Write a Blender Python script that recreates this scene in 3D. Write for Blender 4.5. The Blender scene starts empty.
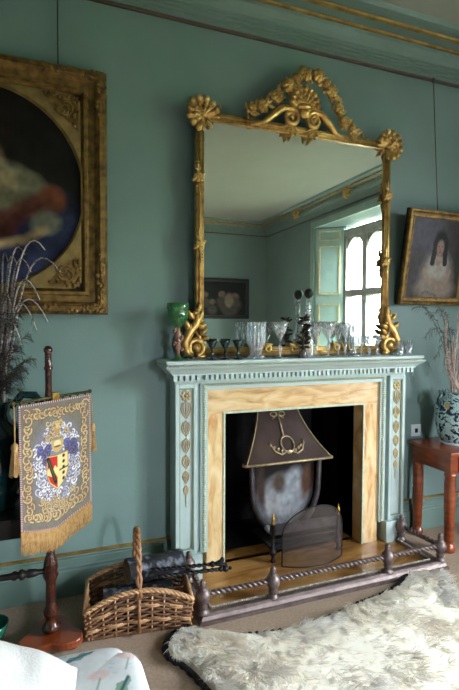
import bpy, math, random
import numpy as np
from mathutils import Vector, Matrix, Euler
random.seed(7); RNG = np.random.default_rng(7)
SC = bpy.context.scene
COL = SC.collection
PI = math.pi
R_ = math.radians
# ------------------------------------------------------------------ camera
FPX, CAM = 480.0, Vector((0, -2.76, 1.5))
YAW, PITCH, ROLL = R_(21.096), R_(-2.372), R_(.2195)
fw = Vector((math.sin(YAW)*math.cos(PITCH), math.cos(YAW)*math.cos(PITCH), math.sin(PITCH)))
rt0 = Vector((math.cos(YAW), -math.sin(YAW), 0)); up0 = rt0.cross(fw)
rt = rt0*math.cos(ROLL) + up0*math.sin(ROLL); up = up0*math.cos(ROLL) - rt0*math.sin(ROLL)
cd = bpy.data.cameras.new('camera'); cam = bpy.data.objects.new('camera', cd); COL.objects.link(cam)
cd.sensor_fit = 'VERTICAL'; cd.sensor_height = 36; cd.sensor_width = 24; cd.lens = FPX/690*36; cd.clip_start = .05
M3 = Matrix((rt, up, -fw)).transposed()
cam.matrix_world = Matrix.Translation(CAM) @ M3.to_4x4()
SC.camera = cam

def at(px, py, y=None, x=None, z=None):
    """world point of a photo pixel on a given world plane"""
    d = rt*((px-229.5)/FPX) - up*((py-345)/FPX) + fw
    if y is not None: s = (y-CAM.y)/d.y
    elif x is not None: s = (x-CAM.x)/d.x
    else: s = (z-CAM.z)/d.z
    return CAM + d*s

# ------------------------------------------------------------------ materials
def lin(h):
    h = h.lstrip('#'); o = []
    for i in (0, 2, 4):
        c = int(h[i:i+2], 16)/255
        o.append(c/12.92 if c <= .04045 else ((c+.055)/1.055)**2.4)
    return (*o, 1)
def nodes(name):
    m = bpy.data.materials.new(name); m.use_nodes = True
    return m, m.node_tree, m.node_tree.nodes['Principled BSDF']
def mat(name, c1, c2=None, rough=.5, metal=0., scale=8., detail=4., bump=0., bscale=None, stretch=None, lo=.35, hi=.65, spec=None, coat=0.):
    m, nt, b = nodes(name)
    b.inputs['Roughness'].default_value = rough; b.inputs['Metallic'].default_value = metal
    if spec is not None: b.inputs['Specular IOR Level'].default_value = spec
    if coat: b.inputs['Coat Weight'].default_value = coat; b.inputs['Coat Roughness'].default_value = .12
    tc = nt.nodes.new('ShaderNodeTexCoord'); mp = nt.nodes.new('ShaderNodeMapping')
    nt.links.new(tc.outputs['Object'], mp.inputs['Vector'])
    if stretch: mp.inputs['Scale'].default_value = stretch
    if c2:
        n = nt.nodes.new('ShaderNodeTexNoise'); n.inputs['Scale'].default_value = scale; n.inputs['Detail'].default_value = detail
        r = nt.nodes.new('ShaderNodeValToRGB'); r.color_ramp.elements[0].position = lo; r.color_ramp.elements[1].position = hi
        r.color_ramp.elements[0].color = lin(c1); r.color_ramp.elements[1].color = lin(c2)
        nt.links.new(mp.outputs[0], n.inputs['Vector']); nt.links.new(n.outputs['Fac'], r.inputs['Fac'])
        nt.links.new(r.outputs['Color'], b.inputs['Base Color'])
    else: b.inputs['Base Color'].default_value = lin(c1)
    if bump:
        n2 = nt.nodes.new('ShaderNodeTexNoise'); n2.inputs['Scale'].default_value = bscale or scale*4; n2.inputs['Detail'].default_value = 5
        bp = nt.nodes.new('ShaderNodeBump'); bp.inputs['Strength'].default_value = bump; bp.inputs['Distance'].default_value = .01
        nt.links.new(mp.outputs[0], n2.inputs['Vector']); nt.links.new(n2.outputs['Fac'], bp.inputs['Height'])
        nt.links.new(bp.outputs[0], b.inputs['Normal'])
    return m
def painted(name, rough=.5, bump=0., bscale=300., sheen=0., spec=.15):
    m, nt, b = nodes(name); b.inputs['Specular IOR Level'].default_value = spec
    a = nt.nodes.new('ShaderNodeAttribute'); a.attribute_name = 'Col'
    nt.links.new(a.outputs['Color'], b.inputs['Base Color']); b.inputs['Roughness'].default_value = rough
    if sheen: b.inputs['Sheen Weight'].default_value = sheen
    if bump:
        tc = nt.nodes.new('ShaderNodeTexCoord'); n2 = nt.nodes.new('ShaderNodeTexNoise'); n2.inputs['Scale'].default_value = bscale
        bp = nt.nodes.new('ShaderNodeBump'); bp.inputs['Strength'].default_value = bump; bp.inputs['Distance'].default_value = .003
        nt.links.new(tc.outputs['Object'], n2.inputs['Vector']); nt.links.new(n2.outputs['Fac'], bp.inputs['Height']); nt.links.new(bp.outputs[0], b.inputs['Normal'])
    return m
def glass(name, tint, gloss=.12, body=.0, bodycol='#ffffff', edge=.55, cut=0.):
    """thin drinking-glass: clear in the middle, reflective towards its edges"""
    m, nt, b = nodes(name); nt.nodes.remove(b)
    out = nt.nodes['Material Output']
    tr = nt.nodes.new('ShaderNodeBsdfTransparent'); tr.inputs[0].default_value = lin(tint)
    gl = nt.nodes.new('ShaderNodeBsdfGlossy'); gl.inputs['Roughness'].default_value = .06; gl.inputs['Color'].default_value = (1, 1, 1, 1)
    lw = nt.nodes.new('ShaderNodeLayerWeight'); lw.inputs['Blend'].default_value = .35
    mr = nt.nodes.new('ShaderNodeMapRange'); mr.inputs['To Min'].default_value = gloss; mr.inputs['To Max'].default_value = edge
    nt.links.new(lw.outputs['Facing'], mr.inputs['Value'])
    mx = nt.nodes.new('ShaderNodeMixShader'); nt.links.new(mr.outputs[0], mx.inputs[0]); nt.links.new(tr.outputs[0], mx.inputs[1]); nt.links.new(gl.outputs[0], mx.inputs[2])
    last = mx
    if body:
        df = nt.nodes.new('ShaderNodeBsdfDiffuse'); df.inputs[0].default_value = lin(bodycol)
        m2 = nt.nodes.new('ShaderNodeMixShader'); m2.inputs[0].default_value = body
        if cut:                                  # white vertical streaks, bright highlights of the crystal painted into its colour
            tc = nt.nodes.new('ShaderNodeTexCoord'); mp = nt.nodes.new('ShaderNodeMapping'); mp.inputs['Scale'].default_value = (1, 1, .09)
            nz = nt.nodes.new('ShaderNodeTexNoise'); nz.inputs['Scale'].default_value = 150; nz.inputs['Detail'].default_value = 2
            m3 = nt.nodes.new('ShaderNodeMapRange'); m3.inputs['From Min'].default_value = .5; m3.inputs['From Max'].default_value = .68; m3.inputs['To Min'].default_value = body; m3.inputs['To Max'].default_value = cut
            nt.links.new(tc.outputs['Object'], mp.inputs[0]); nt.links.new(mp.outputs[0], nz.inputs['Vector']); nt.links.new(nz.outputs['Fac'], m3.inputs['Value']); nt.links.new(m3.outputs[0], m2.inputs[0])
        nt.links.new(mx.outputs[0], m2.inputs[1]); nt.links.new(df.outputs[0], m2.inputs[2]); last = m2
    nt.links.new(last.outputs[0], out.inputs['Surface'])
    return m

MT = {}
MT['wall'] = mat('wall_paint', '#6d8481', '#748a87', rough=.55, scale=2.2, bump=.08, bscale=60, spec=.35)
MT['ceil'] = mat('ceiling_paint', '#93958a', '#999b90', rough=.8, scale=1.5)
MT['cornice'] = mat('cornice_paint', '#647a73', '#6b8179', rough=.55, scale=5)
MT['gold_line'] = mat('gilded_moulding', '#a98748', '#7f6430', rough=.42, metal=.45, scale=12)
MT['darkline'] = mat('picture_rail_paint', '#3a2a22', '#4a3428', rough=.5, scale=10)
MT['mantel'] = mat('mantel_paint', '#a6b7b6', '#b4c2c0', rough=.45, scale=7, bump=.05, bscale=80, lo=.3, hi=.7)
MT['mantel_edge'] = mat('mantel_worn_moulding', '#a9b6a2', '#c6c7ae', rough=.5, scale=60)
MT['mantel_dark'] = mat('mantel_groove_paint', '#8d9a84', '#7b8a78', rough=.55, scale=30)
MT['husk'] = mat('carved_husk_paint', '#9a8568', '#b3a184', rough=.6, scale=40)
MT['husk_gold'] = mat('carved_husk_gilt', '#b09a66', '#bfb18c', rough=.5, scale=40)
MT['gilt'] = mat('antique_gilt', '#d4ac68', '#8f6734', rough=.36, metal=.72, scale=22, bump=.15, bscale=90, lo=.4, hi=.75)
MT['gilt_dark'] = mat('dull_gilt', '#8d6c36', '#4f3818', rough=.45, metal=.55, scale=26, bump=.3, bscale=120, lo=.35, hi=.7)
MT['gilt_mat'] = mat('spandrel_gilt', '#927844', '#715a2e', rough=.6, metal=.25, scale=14, bump=.1, bscale=150)
MT['soot'] = mat('soot_brick', '#0b0a0b', '#161417', rough=.75, scale=9, bump=.2, bscale=40, spec=.2)
MT['iron'] = mat('cast_iron', '#1a181a', '#2a2628', rough=.45, metal=.5, scale=30)
MT['iron_bright'] = mat('burnished_iron', '#4b464c', '#6a6468', rough=.35, metal=.75, scale=18)
MT['hood'] = mat('hood_metal', '#5c4c4a', '#76635f', rough=.4, metal=.55, scale=5, stretch=(1, 1, .4))
MT['hood_edge'] = mat('hood_brass_edge', '#b7a183', '#93805f', rough=.4, metal=.6, scale=40)
MT['brass'] = mat('brass', '#c39a52', '#8f6c33', rough=.3, metal=.9, scale=30)
MT['ash'] = mat('sooty_fireback', '#b9bac2', '#3a302c', rough=.6, metal=.2, scale=5, lo=.42, hi=.66)
MT['fender'] = mat('fender_metal', '#675856', '#7f6f6c', rough=.46, metal=.6, scale=25)
MT['fender_strip'] = mat('fender_beading', '#bdb4a8', '#8b8077', rough=.4, metal=.5, scale=60)
MT['mahogany'] = mat('mahogany', '#6b2f17', '#92451f', rough=.28, scale=6, stretch=(1, 1, 5), coat=.3)
MT['mahogany_dark'] = mat('dark_mahogany', '#2c130c', '#4a2012', rough=.25, scale=6, stretch=(1, 1, 5), coat=.4)
MT['oak_dark'] = mat('dark_stained_wood', '#15100f', '#221916', rough=.4, scale=8)
MT['carpet'] = mat('beige_carpet', '#a38d7b', '#b39c89', rough=.95, scale=70, bump=.5, bscale=350, spec=.1)
MT['willow'] = mat('willow', '#a8784f', '#7a5335', rough=.55, scale=40)
MT['willow_dark'] = mat('dark_willow', '#5d3c27', '#7d5637', rough=.6, scale=40)
MT['willow_pale'] = mat('pale_willow', '#c79a72', '#a67a54', rough=.5, scale=50)
MT['bark'] = mat('log_bark', '#15151a', '#8d93a0', rough=.8, scale=22, bump=.6, bscale=60, lo=.5, hi=.78)
MT['logend'] = mat('sawn_log_end', '#5b4030', '#8a6a50', rough=.8, scale=25)
MT['rope_gold'] = mat('gold_silk_thread', '#bd9660', '#a27a44', rough=.6, scale=60)
MT['brass_dark'] = mat('aged_brass_rod', '#2e3a2c', '#6a5a2c', rough=.4, metal=.7, scale=40)
MT['white_plastic'] = mat('white_plastic', '#cfd6d8', rough=.35)
MT['black'] = mat('black_plastic', '#0c0c0d', rough=.4)
MT['teal_glaze'] = mat('teal_glaze', '#0c2628', '#123437', rough=.15, scale=6, coat=.5)
MT['green_glaze'] = mat('green_glaze', '#1c5a46', '#2a7459', rough=.15, scale=10)
MT['china_white'] = mat('china_white', '#c8cfd2', rough=.2)
MT['stone'] = mat('window_stone', '#8f8d88', '#a3a19a', rough=.8, scale=12)
MT['joinery'] = mat('shutter_paint', '#8aa59d', '#93ada4', rough=.45, scale=6)
MT['joinery_line'] = mat('shutter_gilt_bead', '#c9bf9a', '#b8a878', rough=.45, scale=20)
MT['hide'] = mat('black_felt_trim', '#0e0c0c', '#1b1818', rough=.9, scale=40)
MT['fur_skin'] = mat('fur_skin', '#e4dccb', '#efe9dc', rough=.95, scale=12, spec=.1)
MT['linen'] = mat('white_linen', '#c9c7c2', '#d6d4ce', rough=.85, scale=14, bump=.3, bscale=120)
MT['stem'] = mat('dried_stem', '#c6bcb8', '#978a86', rough=.6, scale=40)
MT['stem_red'] = mat('reddish_dried_stem', '#9c7c6e', '#c2b0a4', rough=.6, scale=30)
MT['barb'] = mat('feather_barb', '#201c1c', '#37302c', rough=.7, scale=40)
MT['barb_mid'] = mat('brown_feather_barb', '#4c4038', '#6e6056', rough=.7, scale=40)
MT['crystal'] = glass('cut_crystal', '#f8fbfd', gloss=.05, body=.03, bodycol='#f8faff', edge=.85, cut=.6)
MT['crystal_cut'] = glass('faceted_crystal', '#f2f6fa', gloss=.08, body=.08, bodycol='#f8faff', edge=.9, cut=.8)
MT['green_dark'] = glass('dark_green_glass', '#0d5a50', gloss=.08, body=.3, bodycol='#04423a', edge=.4)
MT['green_glass'] = glass('green_glass', '#8fd09a', gloss=.08, body=.22, bodycol='#56a866', edge=.4)
MT['pink_glass'] = glass('pink_glass', '#d9b0a4', gloss=.1, body=.45, bodycol='#b78a78', edge=.4)
MT['pane'] = glass('window_pane', '#fbfdff', gloss=.03, edge=.3)
MT['leafdark'] = mat('dark_bronze', '#17130f', '#3a2c1c', rough=.4, metal=.5, scale=40)
MT['purple'] = glass('purple_glass', '#8a7488', gloss=.1, body=.4, bodycol='#7d6a78', edge=.5)
MT['paint'] = painted('oil_paint', .6, .15, 120)
MT['paint_dim'] = painted('oil_paint_behind_glass', .5)
MT['embroidery'] = painted('embroidery', .8, .8, 260, .2)
MT['chintz'] = painted('floral_chintz', .85, .15, 320)
MT['wire'] = mat('picture_wire', '#1c1a18', rough=.5)
MT['grass'] = mat('lawn', '#26301f', '#2f3a26', rough=.9, scale=3)
MT['leaf'] = mat('tree_leaves', '#5f8a48', '#8db06a', rough=.7, scale=6)
MT['trunk'] = mat('tree_bark', '#4a3c30', '#5c4c3e', rough=.9, scale=12)

def marble_mat(name, a, b, c, scale, stretch, rough=.25):
    m, nt, p = nodes(name)
    tc = nt.nodes.new('ShaderNodeTexCoord'); mp = nt.nodes.new('ShaderNodeMapping'); mp.inputs['Scale'].default_value = stretch
    n = nt.nodes.new('ShaderNodeTexNoise'); n.inputs['Scale'].default_value = scale; n.inputs['Detail'].default_value = 9; n.inputs['Distortion'].default_value = 1.1
    r = nt.nodes.new('ShaderNodeValToRGB'); e = r.color_ramp.elements
    e[0].position = .3; e[0].color = lin(a); e[1].position = .72; e[1].color = lin(c); k = e.new(.5); k.color = lin(b)
    nt.links.new(tc.outputs['Object'], mp.inputs[0]); nt.links.new(mp.outputs[0], n.inputs['Vector']); nt.links.new(n.outputs['Fac'], r.inputs[0]); nt.links.new(r.outputs[0], p.inputs['Base Color'])
    p.inputs['Roughness'].default_value = rough
    return m
MT['marble'] = marble_mat('sienna_marble', '#a87844', '#d3ac74', '#dfc595', 7, (1, 1, 1))
MT['marble_h'] = marble_mat('sienna_marble_lintel', '#ab7f56', '#d2ac7c', '#e2c9a2', 6, (.9, 1, 3.5))
MT['marble_v'] = marble_mat('sienna_marble_jamb', '#bd8850', '#d9b484', '#e6cda4', 5, (4, 1, 1.0))
MT['hearth'] = marble_mat('hearth_marble', '#6e4a26', '#9c6f3c', '#b98d55', 4, (.7, 2.2, 1), .22)

def vase_mat():
    m, nt, p = nodes('blue_white_glaze')
    tc = nt.nodes.new('ShaderNodeTexCoord')
    n = nt.nodes.new('ShaderNodeTexNoise'); n.inputs['Scale'].default_value = 21; n.inputs['Detail'].default_value = 2; n.inputs['Distortion'].default_value = 2.2
    r = nt.nodes.new('ShaderNodeValToRGB'); e = r.color_ramp.elements
    e[0].position = .42; e[0].color = lin('#16263a'); e[1].position = .48; e[1].color = lin('#9db9ba')
    n2 = nt.nodes.new('ShaderNodeTexNoise'); n2.inputs['Scale'].default_value = 11; n2.inputs['Detail'].default_value = 1
    r2 = nt.nodes.new('ShaderNodeValToRGB'); e2 = r2.color_ramp.elements; e2[0].position = .68; e2[0].color = (0, 0, 0, 1); e2[1].position = .7; e2[1].color = (1, 1, 1, 1)
    mx = nt.nodes.new('ShaderNodeMix'); mx.data_type = 'RGBA'; mx.inputs['B'].default_value = lin('#b5804a')
    for q in (n, n2): nt.links.new(tc.outputs['Object'], q.inputs['Vector'])
    nt.links.new(n.outputs['Fac'], r.inputs[0]); nt.links.new(n2.outputs['Fac'], r2.inputs[0])
    nt.links.new(r2.outputs[0], mx.inputs['Factor']); nt.links.new(r.outputs[0], mx.inputs['A']); nt.links.new(mx.outputs['Result'], p.inputs['Base Color'])
    p.inputs['Roughness'].default_value = .18
    return m
MT['delft'] = vase_mat()
def mesh_guard_mat():
    """fine woven wire: holes between wires 4 mm apart"""
    m, nt, p = nodes('woven_wire_mesh'); out = nt.nodes['Material Output']
    p.inputs['Base Color'].default_value = lin('#6f635f'); p.inputs['Metallic'].default_value = .4; p.inputs['Roughness'].default_value = .5
    tc = nt.nodes.new('ShaderNodeTexCoord'); tr = nt.nodes.new('ShaderNodeBsdfTransparent'); mx = nt.nodes.new('ShaderNodeMixShader')
    fac = []
    for v in ((1, 0, 1), (1, 0, -1)):
        d = nt.nodes.new('ShaderNodeVectorMath'); d.operation = 'DOT_PRODUCT'; d.inputs[1].default_value = [q*120 for q in v]
        nt.links.new(tc.outputs['Object'], d.inputs[0])
        fr = nt.nodes.new('ShaderNodeMath'); fr.operation = 'FRACT'; nt.links.new(d.outputs['Value'], fr.inputs[0])
        lt = nt.nodes.new('ShaderNodeMath'); lt.operation = 'LESS_THAN'; lt.inputs[1].default_value = .2; nt.links.new(fr.outputs[0], lt.inputs[0]); fac.append(lt)
    mxm = nt.nodes.new('ShaderNodeMath'); mxm.operation = 'MAXIMUM'
    nt.links.new(fac[0].outputs[0], mxm.inputs[0]); nt.links.new(fac[1].outputs[0], mxm.inputs[1])
    nt.links.new(mxm.outputs[0], mx.inputs[0]); nt.links.new(tr.outputs[0], mx.inputs[1]); nt.links.new(p.outputs[0], mx.inputs[2]); nt.links.new(mx.outputs[0], out.inputs['Surface'])
    return m
MT['mesh'] = mesh_guard_mat()
def mirror_mat():
    m, nt, b = nodes('old_mirror_glass'); out = nt.nodes['Material Output']
    b.inputs['Base Color'].default_value = lin('#7f8c8c'); b.inputs['Roughness'].default_value = .5
    gl = nt.nodes.new('ShaderNodeBsdfGlossy'); gl.inputs['Color'].default_value = lin('#e9eee8'); gl.inputs['Roughness'].default_value = .008
    mx = nt.nodes.new('ShaderNodeMixShader'); mx.inputs[0].default_value = .97
    nt.links.new(b.outputs[0], mx.inputs[1]); nt.links.new(gl.outputs[0], mx.inputs[2]); nt.links.new(mx.outputs[0], out.inputs['Surface'])
    return m
MT['mirror'] = mirror_mat()
def fur_mat():
    m, nt, b = nodes('sheep_fur')
    b.inputs['Base Color'].default_value = lin('#e9e3d8'); b.inputs['Roughness'].default_value = .8; b.inputs['Sheen Weight'].default_value = .3
    a = nt.nodes.new('ShaderNodeAttribute'); a.attribute_name = 'Col'; nt.links.new(a.outputs['Color'], b.inputs['Base Color'])
    tl = nt.nodes.new('ShaderNodeBsdfTranslucent'); nt.links.new(a.outputs['Color'], tl.inputs['Color']); mx = nt.nodes.new('ShaderNodeMixShader'); mx.inputs[0].default_value = .35
    nt.links.new(b.outputs[0], mx.inputs[1]); nt.links.new(tl.outputs[0], mx.inputs[2]); nt.links.new(mx.outputs[0], nt.nodes['Material Output'].inputs['Surface'])
    return m
MT['fur'] = fur_mat()

# ------------------------------------------------------------------ mesh builder
class MB:
    def __init__(s): s.v = []; s.f = []; s.sm = []; s.mi = []; s.cur = 0
    def add(s, vs, fs, smooth=False):
        o = len(s.v); s.v += [tuple(v) for v in vs]
        for f in fs: s.f.append([i+o for i in f]); s.sm.append(smooth); s.mi.append(s.cur)
        return s
    def box(s, x0, x1, y0, y1, z0, z1):
        vs = [(x, y, z) for z in (z0, z1) for y in (y0, y1) for x in (x0, x1)]
        return s.add(vs, [(0, 2, 3, 1), (4, 5, 7, 6), (0, 1, 5, 4), (2, 6, 7, 3), (0, 4, 6, 2), (1, 3, 7, 5)])
    def tube(s, pts, r, n=8, cap=True, flat=1.0):
        pts = [Vector(p) for p in pts]; k = len(pts)
        rs = r if isinstance(r, (list, tuple)) else [r]*k
        vs = []; nrm = None
        for i, p in enumerate(pts):
            t = (pts[min(i+1, k-1)]-pts[max(i-1, 0)]).normalized()
            if nrm is None:
                a = Vector((0, 0, 1)) if abs(t.z) < .9 else Vector((0, 1, 0)); nrm = a.cross(t).normalized()
            else:
                nrm = (nrm - t*nrm.dot(t))
                nrm = nrm.normalized() if nrm.length > 1e-6 else t.orthogonal().normalized()
            b = t.cross(nrm)
            for j in range(n):
                a = 2*PI*j/n; vs.append(p + nrm*(math.cos(a)*rs[i]) + b*(math.sin(a)*rs[i]*flat))
        fs = [(i*n+j, i*n+(j+1) % n, (i+1)*n+(j+1) % n, (i+1)*n+j) for i in range(k-1) for j in range(n)]
        if cap: fs += [tuple(range(n))[::-1], tuple((k-1)*n+j for j in range(n))]
        return s.add(vs, fs, True)
    def lathe(s, prof, c=(0, 0, 0), n=20, axis=None, flute=0, famp=0.):
        """prof: (radius, height) pairs; axis: a direction the height runs along"""
        M = Matrix.Identity(3) if axis is None else Vector((0, 0, 1)).rotation_difference(Vector(axis).normalized()).to_matrix()
        vs = []
        for (r, h) in prof:
            for j in range(n):
                a = 2*PI*j/n; rr = r*(1+famp*math.cos(flute*a)) if flute else r
                vs.append(Vector(c)+M@Vector((rr*math.cos(a), rr*math.sin(a), h)))
        k = len(prof)
        fs = [(i*n+j, i*n+(j+1) % n, (i+1)*n+(j+1) % n, (i+1)*n+j) for i in range(k-1) for j in range(n)]
        if prof[0][0] > 1e-5: fs.append(tuple(range(n))[::-1])
        if prof[-1][0] > 1e-5: fs.append(tuple((k-1)*n+j for j in range(n)))
        return s.add(vs, fs, True)
    def ell(s, c, rad, rot=None, n=10, m=7):
        M = rot if rot is not None else Matrix.Identity(3)
        vs = [Vector(c)+M@Vector((0, 0, -rad[2]))]
        for i in range(1, m):
            t = PI*i/m-PI/2
            for j in range(n):
                a = 2*PI*j/n; vs.append(Vector(c)+M@Vector((rad[0]*math.cos(t)*math.cos(a), rad[1]*math.cos(t)*math.sin(a), rad[2]*math.sin(t))))
        vs.append(Vector(c)+M@Vector((0, 0, rad[2]))); L = len(vs)-1
        fs = [(0, 1+(j+1) % n, 1+j) for j in range(n)]
        fs += [(1+i*n+j, 1+i*n+(j+1) % n, 1+(i+1)*n+(j+1) % n, 1+(i+1)*n+j) for i in range(m-2) for j in range(n)]
        fs += [(L, L-n+j, L-n+(j+1) % n) for j in range(n)]
        return s.add(vs, fs, True)
    def blade(s, p, d, L, w, th, nrm=(0, -1, 0)):
        """an elongated leaf / lobe starting at p along d, lying in the plane whose normal is nrm"""
        d = Vector(d).normalized(); nn = Vector(nrm).normalized(); sd = d.cross(nn).normalized(); nn = sd.cross(d)
        M = Matrix((sd, nn, d)).transposed()
        return s.ell(Vector(p)+d*(L/2), (w/2, th/2, L/2), M, 8, 7)
    def prism(s, poly, y0, y1):
        """polygon in x,z pushed from y0 to y1"""
        n = len(poly); vs = [(x, y0, z) for x, z in poly]+[(x, y1, z) for x, z in poly]
        return s.add(vs, [tuple(range(n)), tuple(range(n, 2*n))[::-1]]+[(i, n+i, n+(i+1) % n, (i+1) % n) for i in range(n)])
    def prismz(s, poly, z0, z1):
        n = len(poly); vs = [(x, y, z0) for x, y in poly]+[(x, y, z1) for x, y in poly]
        return s.add(vs, [tuple(range(n))[::-1], tuple(range(n, 2*n))]+[(i, (i+1) % n, n+(i+1) % n, n+i) for i in range(n)])
    def sweep(s, prof, path, closed=False, smooth=False):
        """prof: (out, z) pairs; path: corner points in x,y with mitred corners; 'out' is to the LEFT of travel"""
        k = len(path); rings = []
        for i in range(k):
            p = Vector(path[i]); a = Vector(path[(i-1) % k]); b = Vector(path[(i+1) % k])
            if not closed and i == 0: d = (b-p).normalized(); o = Vector((-d.y, d.x))
            elif not closed and i == k-1: d = (p-a).normalized(); o = Vector((-d.y, d.x))
            else:
                d1 = (p-a).normalized(); d2 = (b-p).normalized(); n1 = Vector((-d1.y, d1.x)); n2 = Vector((-d2.y, d2.x))
                o = (n1+n2)/(1+n1.dot(n2))
            rings.append([(p.x+o.x*q, p.y+o.y*q, z) for q, z in prof])
        m = len(prof); vs = [v for r in rings for v in r]; fs = []
        for i in range(k if closed else k-1):
            j = (i+1) % k
            for q in range(m-1): fs.append((i*m+q, i*m+q+1, j*m+q+1, j*m+q))
        return s.add(vs, fs, smooth)
    def build(s, name, m, parent=None, world=True, bevel=0., **props):
        me = bpy.data.meshes.new(name)
        off = Vector((0, 0, 0))
        if parent is not None and world:
            q = parent
            while q is not None: off += q.location; q = q.parent
        vs = [(v[0]-off.x, v[1]-off.y, v[2]-off.z) for v in s.v] if world else s.v
        me.from_pydata(vs, [], s.f); me.validate(); me.update()
        for x in (m if isinstance(m, (list, tuple)) else [m]): me.materials.append(MT[x] if isinstance(x, str) else x)
        if len(me.polygons) == len(s.sm):
            me.polygons.foreach_set('use_smooth', s.sm); me.polygons.foreach_set('material_index', s.mi)
        o = bpy.data.objects.new(name, me); COL.objects.link(o)
        if parent is not None: o.parent = parent
        if bevel:
            b = o.modifiers.new('bevel', 'BEVEL'); b.width = bevel; b.segments = 2; b.limit_method = 'ANGLE'; b.angle_limit = R_(40)
        for k_, v_ in props.items(): o[k_] = v_
        return o
def tag(o, label, cat, group=None):
    o['label'] = label; o['category'] = cat
    if group: o['group'] = group
    return o
def thing(name, label, cat, loc=(0, 0, 0), rotz=0, group=None):
    o = bpy.data.objects.new(name, None); o.empty_display_size = .05; COL.objects.link(o)
    o.location = loc; o.rotation_euler = (0, 0, rotz)
    return tag(o, label, cat, group)
def kids(o): return [c for c in bpy.data.objects if c.parent == o]
def dup(o, loc=None, rotz=None, label=None, parent=None, tree=True):
    c = o.copy(); COL.objects.link(c)
    if parent is not None: c.parent = parent
    if loc is not None: c.location = loc
    if rotz is not None: c.rotation_euler = (0, 0, rotz)
    if label: c['label'] = label
    for ch in kids(o): dup(ch, parent=c)
    return c
def struct(mb, name, m, **kw): return mb.build(name, m, kind='structure', **kw)

# painting helpers: an image as an array, laid on a dense grid as vertex colour
class Art:
    def __init__(s, w, h, base):
        s.w, s.h = w, h; s.a = np.zeros((h, w, 3)); s.a[:] = lin(base)[:3]
        s.Y, s.X = np.mgrid[0:h, 0:w]; s.X = (s.X+.5)/w; s.Y = (s.Y+.5)/h      # 0..1, y up
    def mix(s, k, c):
        k = np.clip(k, 0, 1)[..., None]; s.a = s.a*(1-k)+np.array(lin(c)[:3])*k
    def ell(s, x, y, rx, ry, c, soft=.15, rot=0, op=1):
        dx, dy = s.X-x, s.Y-y; a = R_(rot); u = dx*math.cos(a)+dy*math.sin(a); v = -dx*math.sin(a)+dy*math.cos(a)
        d = np.sqrt((u/rx)**2+(v/ry)**2); s.mix(op*np.clip((1-d)/soft+.5, 0, 1), c)
    def line(s, pts, wd, c, op=1, asp=1., soft=.006):
        d = np.full(s.X.shape, 9.)
        for (x0, y0), (x1, y1) in zip(pts[:-1], pts[1:]):
            vx, vy = x1-x0, (y1-y0)*asp; L = vx*vx+vy*vy+1e-12
            t = np.clip(((s.X-x0)*vx+(s.Y-y0)*asp*vy)/L, 0, 1)
            d = np.minimum(d, np.hypot(s.X-x0-t*vx, (s.Y-y0)*asp-t*vy))
        s.mix(op*np.clip((wd/2-d)/soft+.5, 0, 1), c)
    def poly(s, pts, c, op=1):
        ins = np.zeros(s.X.shape, bool); n = len(pts)
        for i in range(n):
            (x0, y0), (x1, y1) = pts[i], pts[(i+1) % n]
            cr = ((y0 > s.Y) != (y1 > s.Y)) & (s.X < (x1-x0)*(s.Y-y0)/(y1-y0+1e-12)+x0); ins ^= cr
        s.mix(op*ins.astype(float), c)
    def noise(s, amt, cells=24):
        g = RNG.random((cells+2, cells+2)); x = s.X*cells; y = s.Y*cells; i = x.astype(int); j = y.astype(int); u = x-i; v = y-j
        n = (g[j, i]*(1-u)+g[j, i+1]*u)*(1-v)+(g[j+1, i]*(1-u)+g[j+1, i+1]*u)*v
        s.a *= (1+amt*(n-.5)*2)[..., None]
    def build(s, name, m, pos, parent=None, mask=None, world=True):
        """pos(u,v) -> point; one vertex per sample"""
        h, w = s.h, s.w
        pts = [pos(i/(w-1), j/(h-1)) for j in range(h) for i in range(w)]
        off = Vector((0, 0, 0)); q = parent
        while world and q is not None: off += q.location; q = q.parent
        pts = [(p[0]-off.x, p[1]-off.y, p[2]-off.z) for p in pts]
        fs = [(j*w+i, j*w+i+1, (j+1)*w+i+1, (j+1)*w+i) for j in range(h-1) for i in range(w-1) if mask is None or mask(i/(w-1), j/(h-1))]
        me = bpy.data.meshes.new(name); me.from_pydata(pts, [], fs); me.update()
        ca = me.color_attributes.new('Col', 'FLOAT_COLOR', 'POINT')
        buf = np.ones((h*w, 4), np.float32); buf[:, :3] = np.clip(s.a, 0, 1).reshape(-1, 3); ca.data.foreach_set('color', buf.ravel())
        me.polygons.foreach_set('use_smooth', [True]*len(me.polygons)); me.materials.append(MT[m])
        o = bpy.data.objects.new(name, me); COL.objects.link(o)
        if parent is not None: o.parent = parent
        return o
def spiral(cx, cz, r0, turns, a0, sgn=1, n=26, shrink=.25, y=0.):
    return [(cx+math.cos(a0+sgn*2*PI*turns*t)*r0*(1-(1-shrink)*t), y, cz+math.sin(a0+sgn*2*PI*turns*t)*r0*(1-(1-shrink)*t)) for t in [i/n for i in range(n+1)]]

# ------------------------------------------------------------------ the room
XL, XR, YB, YF, ZC = -2.4, 4.15, 0.0, -6.12, 3.5
OPX0, OPX1, OPZ = 1.0, 1.987, .972
b = MB()
b.box(XL-.2, OPX0, 0, .2, 0, ZC); b.box(OPX1, XR+.2, 0, .2, 0, ZC); b.box(OPX0, OPX1, 0, .2, OPZ, ZC)
struct(b, 'wall_back', 'wall')
b = MB(); b.box(XL-.2, XL, YF, 0, 0, ZC); struct(b, 'wall_left', 'wall')
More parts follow.
